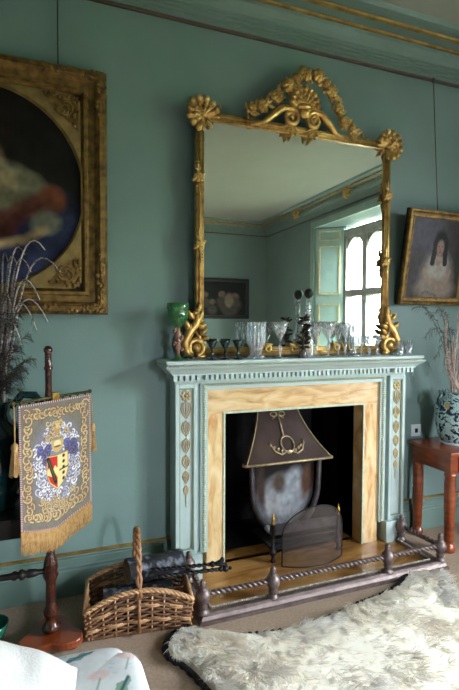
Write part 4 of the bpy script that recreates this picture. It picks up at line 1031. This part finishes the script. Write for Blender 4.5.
# blue mantling, helm and shield
for s in (-1, 1):
    for k in range(10): scrl(.5+s*random.uniform(.12, .26), .60+random.uniform(-.06, .06), random.uniform(.035, .05), .9, random.uniform(0, 6), s, random.choice(('#2a3472', '#39458a', '#1f2858')), .024, '#6a74b0')
A.ell(.5, .65, .085, .055, '#b89a62', .2); A.ell(.5, .66, .05, .03, '#d9c48e', .3); A.ell(.5, .64, .05, .008, '#5a4630', .4)
A.line([(.42, .70), (.58, .70)], .02, '#8a7a5a'); A.ell(.5, .76, .04, .04, '#a88450', .3); A.ell(.5, .80, .022, .025, '#c9aa70', .4)
sh_ = [(.345, .575), (.655, .575), (.66, .43), (.62, .36), (.5, .305), (.38, .36), (.34, .43)]
A.poly(sh_, '#d8c184'); A.line(sh_+sh_[:1], .012, '#8a6a40', 1, asp)
A.poly([(.355, .565), (.50, .565), (.50, .47), (.465, .5), (.43, .465), (.395, .5), (.355, .47)], '#b3261f'); A.poly([(.35, .43), (.39, .37), (.50, .318), (.50, .40), (.46, .44), (.42, .41)], '#b3261f')
A.line([(.365, .55), (.47, .37)], .05, '#1c1a14', 1, asp); A.line([(.372, .54), (.463, .385)], .014, '#4c5a2c', 1, asp)
for k in range(5): A.ell(.59, .55-.045*k, .02, .014, '#1c1a14', .4)
A.line([(.53, .45), (.65, .45)], .016, '#1c1a14', 1, asp)
# twisted cord edging
for j in range(120):
    y = j/119; c = '#c9a7a0' if j % 2 else '#57384e'
    for x in (.012, .988): A.ell(x, y, .014, .0065, c, .3)
for j in range(70):
    x = j/69; c = '#c9a7a0' if j % 2 else '#57384e'; A.ell(x, .008, .009, .012, c, .3); A.ell(x, .992, .009, .01, c, .3)
A.build('embroidered_panel', 'embroidery', bpos, bn, world=False)
b = MB(); vs = []; n = 30
for i in range(n+1):
    for j in range(13): p = bpos(i/n, j/12); vs.append((p[0], p[1]+.006, p[2]))
b.add(vs, [(i*13+j, i*13+j+1, (i+1)*13+j+1, (i+1)*13+j) for i in range(n) for j in range(12)], True); b.build('lining', 'oak_dark', bn, world=False)
b = MB(); N = 190
for k in range(N):
    u = (k+.5)/N; p = bpos(u, 0); L = random.uniform(.085, .105); dx = random.uniform(-.004, .004)
    for lay in (0, 1): b.tube([(p[0]+.001*lay, p[1]+.004*lay-.001, p[2]+.004), (p[0]+dx*.5, p[1]-.004+.007*lay, p[2]-L*.5), (p[0]+dx, p[1]+.004*lay, p[2]-L)], [.0014, .0015, .0012], 4, False)
b.build('fringe', 'rope_gold', bn, world=False, kind='stuff')
for s in (-1, 1):
    b = MB(); x = s*(BL/2-.004); zc = -.165 if s < 0 else -.16
    b.tube([(x, 0, 0), (x+s*.004, -.01, -.07), (x+s*.006, -.012, zc)], .003, 6); b.lathe([(.004, 0), (.014, -.01), (.016, -.024), (.012, -.036), (.015, -.04)], (x+s*.006, -.012, zc), 12)
    for k in range(60):
        a = random.uniform(0, 2*PI); r = .012*math.sqrt(random.random()); o = 2.0
        b.tube([(x+s*.006+r*math.cos(a), -.012+r*math.sin(a), zc-.036), (x+s*.006+r*1.5*math.cos(a), -.012+r*1.5*math.sin(a), zc-.09), (x+s*.006+r*o*math.cos(a), -.012+r*o*math.sin(a), zc-.135-random.uniform(0, .012))], [.0018, .002, .0015], 4, False)
    b.build('tassel', 'rope_gold', bn, world=False)

bp0 = at(-2, 629, z=.06)
b = MB(); b.lathe([(.04, 0), (.045, .006), (.055, .02), (.075, .06), (.082, .09), (.078, .092), (.07, .062), (.05, .025), (0, .018)], (0, 0, 0), 28)
o = b.build('green_bowl', 'green_glaze'); o.location = (bp0.x-.035, bp0.y-.0, 0); tag(o, 'small green glazed bowl on the floor left of the banner stand', 'bowl')

# ------------------------------------------------------------------ log basket
ba = math.atan2(-.06, .49)
bk = thing('log_basket', 'woven willow log basket with a tall hoop handle on the carpet', 'basket', (.432, -.36, 0), ba)
bw, bd = .255, .15
def ztop(x): return .145+.075*(1-(x/bw)**2)
def side(sy):
    b = MB(); y = sy*bd
    for k in range(9):
        x = -bw+.02+k*(2*bw-.04)/8; b.tube([(x*.95, y*.9, .012), (x, y, ztop(x))], .0048, 6)
    p = b.build('side_stakes', 'willow_pale', bk, world=False)
    b = MB(); rows = 13
    for r in range(rows):
        f = (r+.7)/(rows+.6); pts = []
        for i in range(41):
            x = -bw+2*bw*i/40; yy = y*(.9+.1*f)+.007*math.cos(PI*(x+bw-.02)/((2*bw-.04)/8)+PI*(r % 2)); pts.append((x*(.95+.05*f), yy, .012+(ztop(x)-.012)*f))
        b.cur = 0 if r not in (3, 8) else 1
        b.tube(pts, .0062 if r in (3, 8) else .0052, 6)
        if r in (3, 8): b.tube([(p_[0], p_[1]-sy*-.004, p_[2]+.009) for p_ in pts], .0055, 6)
    b.build('side_weave', ['willow_dark', 'willow_pale'], bk, world=False)
    b = MB()
    for ph in (0, 2.1, 4.2):
        b.tube([(-bw+2*bw*i/48, y+.007*math.cos(i*.9+ph), ztop(-bw+2*bw*i/48)+.006+.007*math.sin(i*.9+ph)) for i in range(49)], .0068, 6)
    b.build('rim', 'willow_pale', bk, world=False)
side(-1); side(1)
for s in (-1, 1):
    b = MB(); x = s*bw; h = .145
    for r in range(8):
        f = (r+.6)/8; b.tube([(x*(.95+.05*f)+.006*math.cos(PI*i/2+PI*(r % 2)), -bd+2*bd*i/16, .012+h*f) for i in range(17)], .0062, 6)
    for k in range(5): b.tube([(x*.95, (-bd+2*bd*k/4)*.92, .012), (x, -bd+2*bd*k/4, h)], .005, 6)
    b.build('end_weave', 'willow', bk, world=False)
    b = MB(); b.tube([(x, -bd, h+.004), (x, bd, h+.004)], .011, 8); b.build('end_rim', 'willow_pale', bk, world=False)
b = MB(); b.box(-bw*.95, bw*.95, -bd*.9, bd*.9, .006, .018); b.build('base', 'willow_dark', bk, world=False)
b = MB()
for ph in (0, PI):
    pts = []
    for i in range(41):
        a = PI*i/40; y = -bd*math.cos(a)*(1.0 if True else 1); z = .19+.265*math.sin(a)**.75; pts.append((-.005+.009*math.cos(i*1.1+ph), y, z+.006*math.sin(i*1.1+ph)))
    b.tube(pts, .0095, 7)
b.tube([(-.005, -bd, .02), (-.005, -bd, .2)], .009, 6); b.tube([(-.005, bd, .02), (-.005, bd, .2)], .009, 6)
b.build('handle', 'willow', bk, world=False)
def log(name, label, p, q, r):
    p, q = Vector(p), Vector(q); t = thing(name, label, 'log', (p+q)/2)
    d = (q-p); b = MB(); n = 14; pts = [p+d*(i/n) for i in range(n+1)]
    vs = []; M = Vector((0, 0, 1)).rotation_difference(d.normalized()).to_matrix(); m = 22
    for i, c in enumerate(pts):
        for j in range(m):
            a = 2*PI*j/m; rr = r*(1+.07*math.sin(3*a+i*.3)+.05*math.sin(7*a+i)+random.uniform(-.03, .03)); vs.append(c+M@Vector((rr*math.cos(a), rr*math.sin(a), 0)))
    b.add(vs, [(i*m+j, i*m+(j+1) % m, (i+1)*m+(j+1) % m, (i+1)*m+j) for i in range(n) for j in range(m)], True); b.build('bark', 'bark', t)
    e = MB(); e.add(vs[:m], [tuple(range(m))[::-1]]); e.build('sawn_end', 'logend', t); e = MB(); e.add(vs[-m:], [tuple(range(m))]); e.build('sawn_end', 'logend', t)
log('fire_log', 'thick dark barked log with brown sawn end lying across the basket top', (.385, -.29, .215), (.69, -.24, .20), .062)
log('fire_log', 'log lying low in the front of the basket behind the weave', (.25, -.40, .075), (.60, -.44, .08), .05)
log('fire_log', 'log lying low in the back of the basket', (.27, -.27, .08), (.62, -.31, .085), .055)

# fire irons resting across the basket end and the fender corner
def iron(name, label, p, q, tipf):
    p, q = Vector(p), Vector(q); d = (q-p).normalized(); t = thing(name, label, 'fire iron', p); b = MB(); n = 46
    sd = d.orthogonal().normalized(); s2 = d.cross(sd)
    for ph in (0, PI): b.tube([p+(q-p)*(i/n)+(sd*math.cos(i*.8+ph)+s2*math.sin(i*.8+ph))*.005 for i in range(n+1)], .006, 6)
    b.build('twisted_shaft', 'iron', t)
    b = MB(); tipf(b, q, d, sd, s2); b.build('head', 'iron', t)
def claw(b, q, d, sd, s2):
    b.ell(q, (.016, .016, .016)); b.ell(q+d*.03, (.011, .011, .011))
    for s in (-1, 1): b.tube([q, q+d*.04+s2*s*.022, q+d*.075+s2*s*.012+Vector((0, 0, -.012))], [.008, .008, .004], 6)
    b.tube([q+d*.01, q+d*.05+Vector((0, 0, .02))], [.008, .007], 6); b.ell(q+d*.05+Vector((0, 0, .02)), (.012, .012, .012))
def knobend(b, q, d, sd, s2):
    b.ell(q, (.014, .014, .014)); b.ell(q+d*.025, (.018, .018, .018)); b.ell(q+d*.05, (.01, .01, .01)); b.ell(q-d*.025, (.011, .011, .011))
iron('fire_tongs', 'black twisted iron fire tongs, claw end over the fender corner', (.50, -.37, .245), (.80, -.455, .262), claw)
iron('poker', 'black twisted iron poker with ball end lying beside the tongs', (.52, -.43, .235), (.84, -.47, .236), knobend)

# ------------------------------------------------------------------ fur rug
OUT = [(.515, -.66), (.55, -.60), (.61, -.565), (.68, -.60), (.74, -.655), (.9, -.72), (1.13, -.755), (1.35, -.735), (1.55, -.69), (1.72, -.665), (1.87, -.62), (1.98, -.56), (2.08, -.54), (2.16, -.59), (2.17, -.66), (2.1, -.74), (2.06, -.86), (2.08, -1.05), (2.02, -1.3), (1.9, -1.55), (1.65, -1.72), (1.3, -1.75), (1.0, -1.65), (.8, -1.45), (.68, -1.2), (.63, -1.0), (.60, -.88), (.565, -.78), (.525, -.72)]
rug = thing('fur_rug', 'long-haired white sheepskin rug with black edging on the carpet before the fender', 'rug', (1.4, -1.1, 0))
def dense(o, k=6):
    r = []; n = len(o)
    for i in range(n):
        p = [Vector(o[(i+j-1) % n]) for j in range(4)]
        for t in [q/k for q in range(k)]:
            r.append(.5*((2*p[1])+(-p[0]+p[2])*t+(2*p[0]-5*p[1]+4*p[2]-p[3])*t*t+(-p[0]+3*p[1]-3*p[2]+p[3])*t**3))
    return r
od = dense(OUT)
cen = Vector((1.4, -1.1))
def nrm2(i): d = (od[(i+1) % len(od)]-od[i-1]).normalized(); return Vector((-d.y, d.x)) if Vector((-d.y, d.x)).dot(od[i]-cen) > 0 else Vector((d.y, -d.x))
outer = [od[i]+nrm2(i)*(.018+.012*abs(math.sin(i*.9))) for i in range(len(od))]
b = MB(); b.prismz([(p.x, p.y) for p in outer], .002, .008)
for i in range(0, len(od), 1): b.ell((od[i].x+nrm2(i).x*.02, od[i].y+nrm2(i).y*.02, .016), (.013, .013, .012), None, 6, 5)
b.build('black_felt_edging', 'hide', rug, label='scalloped black felt edging')
b = MB(); n = len(od); vs = []
for k, (f, z) in enumerate(((1, .01), (.96, .03), (.85, .045), (.5, .05), (.02, .05))):
    for p in od: q = cen+(p-cen)*f; vs.append((q.x, q.y, z))
b.add(vs, [(k*n+i, k*n+(i+1) % n, (k+1)*n+(i+1) % n, (k+1)*n+i) for k in range(4) for i in range(n)], True); b.build('pelt', 'fur_skin', rug)
def fur(count):
    ox = np.array([p.x for p in od]); oy = np.array([p.y for p in od]); N = count*2
    P = np.column_stack([RNG.uniform(.45, 2.25, N), RNG.uniform(-1.5, -.5, N)])
    ins = np.zeros(N, bool); n = len(od)
    for i in range(n):
        x0, y0, x1, y1 = ox[i], oy[i], ox[(i+1) % n], oy[(i+1) % n]
        ins ^= ((y0 > P[:, 1]) != (y1 > P[:, 1])) & (P[:, 0] < (x1-x0)*(P[:, 1]-y0)/(y1-y0+1e-12)+x0)
    P = P[ins][:count]; N = len(P)
    # clump directions from a smooth random field: fur lies mostly along the hide, in locks
    def field(sc, seed):
        r = np.random.default_rng(seed); g = r.standard_normal((64, 64)); x = P[:, 0]*sc % 62; y = P[:, 1]*sc % 62; i = x.astype(int); j = y.astype(int); u = x-i; v = y-j; u = u*u*(3-2*u); v = v*v*(3-2*v)
        return (g[j, i]*(1-u)+g[j, i+1]*u)*(1-v)+(g[j+1, i]*(1-u)+g[j+1, i+1]*u)*v
    ang = -1.15+.4*field(4, 1)+.5*field(13, 2)+.5*field(45, 4)+RNG.normal(0, .3, N)
    lift = np.clip(.48+.14*field(9, 3)+.22*field(34, 6)+RNG.normal(0, .14, N), .22, 1.2)
    L = np.clip(.05+.012*field(7, 5)+RNG.normal(0, .008, N), .025, .085)
    d = np.column_stack([np.cos(ang), np.sin(ang)]); sd = np.column_stack([-d[:, 1], d[:, 0]])
    w = RNG.uniform(.0012, .0026, N)
    tone = np.clip(.93+.04*field(11, 8)+RNG.normal(0, .05, N), .6, 1); warm = np.clip(.25+.3*field(4, 9)+.2*field(20, 10), 0, 1)
    edge = np.clip((P[:, 0]-.5)/.2, 0, 1)
    V = np.zeros((N, 5, 3)); 
    for k, t in enumerate((0, .5, 1)):
        h = L*lift*(t-.35*t*t); along = L*(.25*t+.75*t*t)
        c = P+d*along[:, None]; z = .035+h
        if k < 2:
            ww = w*(1 if k == 0 else .8)
            V[:, 2*k, :2] = c-sd*ww[:, None]; V[:, 2*k+1, :2] = c+sd*ww[:, None]; V[:, 2*k, 2] = V[:, 2*k+1, 2] = z
        else: V[:, 4, :2] = c; V[:, 4, 2] = z
    V[:, :, 0] -= 1.4; V[:, :, 1] += 1.1
    base = np.arange(N)*5
    F4 = np.column_stack([base, base+2, base+3, base+1]); F3 = np.column_stack([base+3, base+2, base+4])
    me = bpy.data.meshes.new('fur'); me.vertices.add(N*5); me.vertices.foreach_set('co', V.reshape(-1))
    loops = np.concatenate([F4.ravel(), F3.ravel()]); me.loops.add(len(loops)); me.loops.foreach_set('vertex_index', loops.astype(np.int32))
    st = np.concatenate([np.arange(N)*4, N*4+np.arange(N)*3]); me.polygons.add(2*N); me.polygons.foreach_set('loop_start', st.astype(np.int32))
    me.update(calc_edges=True); me.validate()
    ca = me.color_attributes.new('Col', 'FLOAT_COLOR', 'POINT')
    c1 = np.array(lin('#fcf9f3')[:3]); c2 = np.array(lin('#eee3d0')[:3]); col = (c1*(1-warm[:, None])+c2*warm[:, None])*tone[:, None]
    buf = np.ones((N, 5, 4), np.float32); buf[:, :, :3] = col[:, None, :]; ca.data.foreach_set('color', buf.reshape(-1))
    nv = np.zeros((N, 5, 3)); nv[:, :, 2] = .9; nv[:, :, :2] = (-d*np.sin(np.clip(lift, 0, 1))[:, None]*.55+RNG.normal(0, .28, (N, 2)))[:, None, :]
    me.normals_split_custom_set_from_vertices(nv.reshape(-1, 3).tolist())
    me.materials.append(MT['fur']); o = bpy.data.objects.new('fur', me); COL.objects.link(o); o.parent = rug; o['kind'] = 'stuff'
fur(75000)

# ------------------------------------------------------------------ floral footstool and the white cushion on it
st = thing('floral_footstool', 'upholstered stool covered in pale floral chintz at the bottom left', 'stool', (-.02, -1.44, 0))
SX0, SX1, SY0, SY1 = -.36, .285, -1.80, -1.14
def sup(u, v, zt, e=9.):
    x = 2*u-1; y = 2*v-1
    k = (abs(x)**e+abs(y)**e)
    return x, y, zt-.045*min(1, k)**2.-.012*(x*x+y*y)
A = Art(170, 170, '#c3c6c6')
A.noise(.06, 40)
for k in range(70): A.ell(random.random(), random.random(), .012, .004, '#a9b2b6', .6, random.uniform(0, 180))
def motif(x, y, s, a, c1, c2):
    ca, sa = math.cos(a), math.sin(a); R2 = lambda u, v: (x+s*(u*ca-v*sa), y+s*(u*sa+v*ca))
    A.poly([R2(*p) for p in ((-1, -.05), (-.5, .28), (-.1, .18), (.3, .36), (.6, .1), (1, .12), (.62, -.14), (.3, -.1), (-.1, -.3), (-.5, -.16))], c1)
    A.line([R2(-.85, 0), R2(.8, .06)], s*.12, c2, 1)
motif(.70, .895, .085, .35, '#6f8f8d', '#3f5f66'); motif(.86, .60, .12, 1.05, '#7d9a86', '#3c5c60'); motif(.6, .3, .1, .6, '#7f9c8c', '#466a6c'); motif(.4, .7, .1, 2.2, '#7d9a94', '#446068'); motif(.25, .35, .1, 1.2, '#86a08f', '#4c6c6c')
for x, y, c in ((.93, .86, '#cba9a2'), (.78, .74, '#c9b2ac'), (.63, .6, '#cbb0a8'), (.9, .4, '#c6a8a4'), (.45, .45, '#c9b0a6')):
    for q in range(7): A.ell(x+.025*math.cos(q), y+.025*math.sin(q), .02, .02, c, .6, 0, .7)
    A.line([(x, y-.03), (x-.03, y-.12)], .008, '#7f958a')
def spos(u, v):
    x, y, z = sup(u, v, .455); cx, cy = (SX0+SX1)/2, (SY0+SY1)/2
    # round the corners of the plan
    k = 1/max(1e-6, (abs(x)**10+abs(y)**10)**(1/10))*max(abs(x), abs(y)) if max(abs(x), abs(y)) > 1e-6 else 1
    return (cx+x*k*(SX1-SX0)/2, cy+y*k*(SY1-SY0)/2, z)
A.build('cushion_top', 'chintz', spos, st)
b = MB(); n = 64; vs = []
ringp = []
for i in range(n):
    a = 2*PI*i/n; c, s = math.cos(a), math.sin(a); k = 1/((abs(c)**10+abs(s)**10)**(1/10)); ringp.append((c*k, s*k))
for z, g_ in ((.392, .995), (.36, 1.004), (.25, 1.0), (.16, .985)): vs += [((SX0+SX1)/2+x*g_*(SX1-SX0)/2, (SY0+SY1)/2+y*g_*(SY1-SY0)/2, z) for x, y in ringp]
b.add(vs, [(k*n+i, k*n+(i+1) % n, (k+1)*n+(i+1) % n, (k+1)*n+i) for k in range(3) for i in range(n)]+[tuple(range(3*n, 4*n))], True); b.build('upholstered_side', 'linen', st)
for x in (SX0+.07, SX1-.07):
    for y in (SY0+.07, SY1-.07): b = MB(); b.lathe([(.016, 0), (.02, .01), (.026, .12), (.03, .165)], (x, y, 0), 12); b.build('leg', 'mahogany_dark', st)
cu = thing('white_cushion', 'plain white linen cushion lying on the floral stool', 'cushion', (-.185, -1.45, .535), R_(-12))
cu.rotation_euler = (R_(4), R_(17), R_(-16))
b = MB(); n = 30; vs = []; m = 30
for top in (1, -1):
    for j in range(m+1):
        for i in range(n+1):
            x, y = 2*i/n-1, 2*j/m-1; e = max(0, (1-x**4)*(1-y**4)); px_ = x*.235*(1-.07*y*y); py_ = y*.215*(1-.07*x*x)
            z = top*(.075*e**.55)+.004*math.sin(9*x+4*y)*e; vs.append((px_, py_, z))
L = (n+1)*(m+1)
fs = [(j*(n+1)+i, j*(n+1)+i+1, (j+1)*(n+1)+i+1, (j+1)*(n+1)+i) for j in range(m) for i in range(n)]
b.add(vs[:L], fs, True); b.add(vs[L:], [f[::-1] for f in fs], True); b.build('cover', 'linen', cu, world=False)
b = MB(); e_ = [(i/15-1, -1) for i in range(31)]+[(1, i/15-1) for i in range(31)]+[(1-i/15, 1) for i in range(31)]+[(-1, 1-i/15) for i in range(31)]
b.tube([(x*.235*(1-.07*y*y), y*.215*(1-.07*x*x), 0) for x, y in e_], .005, 6, False); b.build('piping', 'linen', cu, world=False)

# ------------------------------------------------------------------ light: an overcast sky through the windows
wd = bpy.data.worlds.new('sky'); SC.world = wd; wd.use_nodes = True; nt = wd.node_tree; bg = nt.nodes['Background']
tc = nt.nodes.new('ShaderNodeTexCoord'); sp = nt.nodes.new('ShaderNodeSeparateXYZ'); rp_ = nt.nodes.new('ShaderNodeValToRGB')
nt.links.new(tc.outputs['Generated'], sp.inputs[0]); mr = nt.nodes.new('ShaderNodeMapRange'); mr.inputs['From Min'].default_value = -1; nt.links.new(sp.outputs['Z'], mr.inputs['Value'])
nt.links.new(mr.outputs[0], rp_.inputs[0]); nt.links.new(rp_.outputs[0], bg.inputs[0])
e = rp_.color_ramp.elements; e[0].position = .48; e[0].color = (.05, .055, .04, 1); e[1].position = .52; e[1].color = (.78, .82, .86, 1); k = e.new(1.0); k.color = (1.5, 1.58, 1.68, 1)
bg.inputs['Strength'].default_value = 30.0
def portal(name, loc, rot, sx, sy):
    l = bpy.data.lights.new(name, 'AREA'); l.shape = 'RECTANGLE'; l.size = sx; l.size_y = sy; l.cycles.is_portal = True
    o = bpy.data.objects.new(name, l); COL.objects.link(o); o.location = loc; o.rotation_euler = rot
portal('window_portal', (WX+.16, (WY0+WY1)/2, (WZ0+WZ1)/2), (0, R_(90), 0), WZ1-WZ0, WY1-WY0)
portal('front_window_portal', ((FW0+FW1)/2, YF-.31, (FZ0+FZ1)/2), (R_(90), 0, 0), FW1-FW0, FZ1-FZ0)
vs_ = SC.view_settings; vs_.view_transform = 'Standard'; vs_.look = 'None'; vs_.gamma = 1; vs_.use_curve_mapping = False; vs_.exposure = 2.2
SC.cycles.max_bounces = 10; SC.cycles.diffuse_bounces = 6; SC.cycles.transparent_max_bounces = 24; SC.cycles.caustics_reflective = False; SC.cycles.caustics_refractive = False
SC.cycles.sample_clamp_indirect = 6
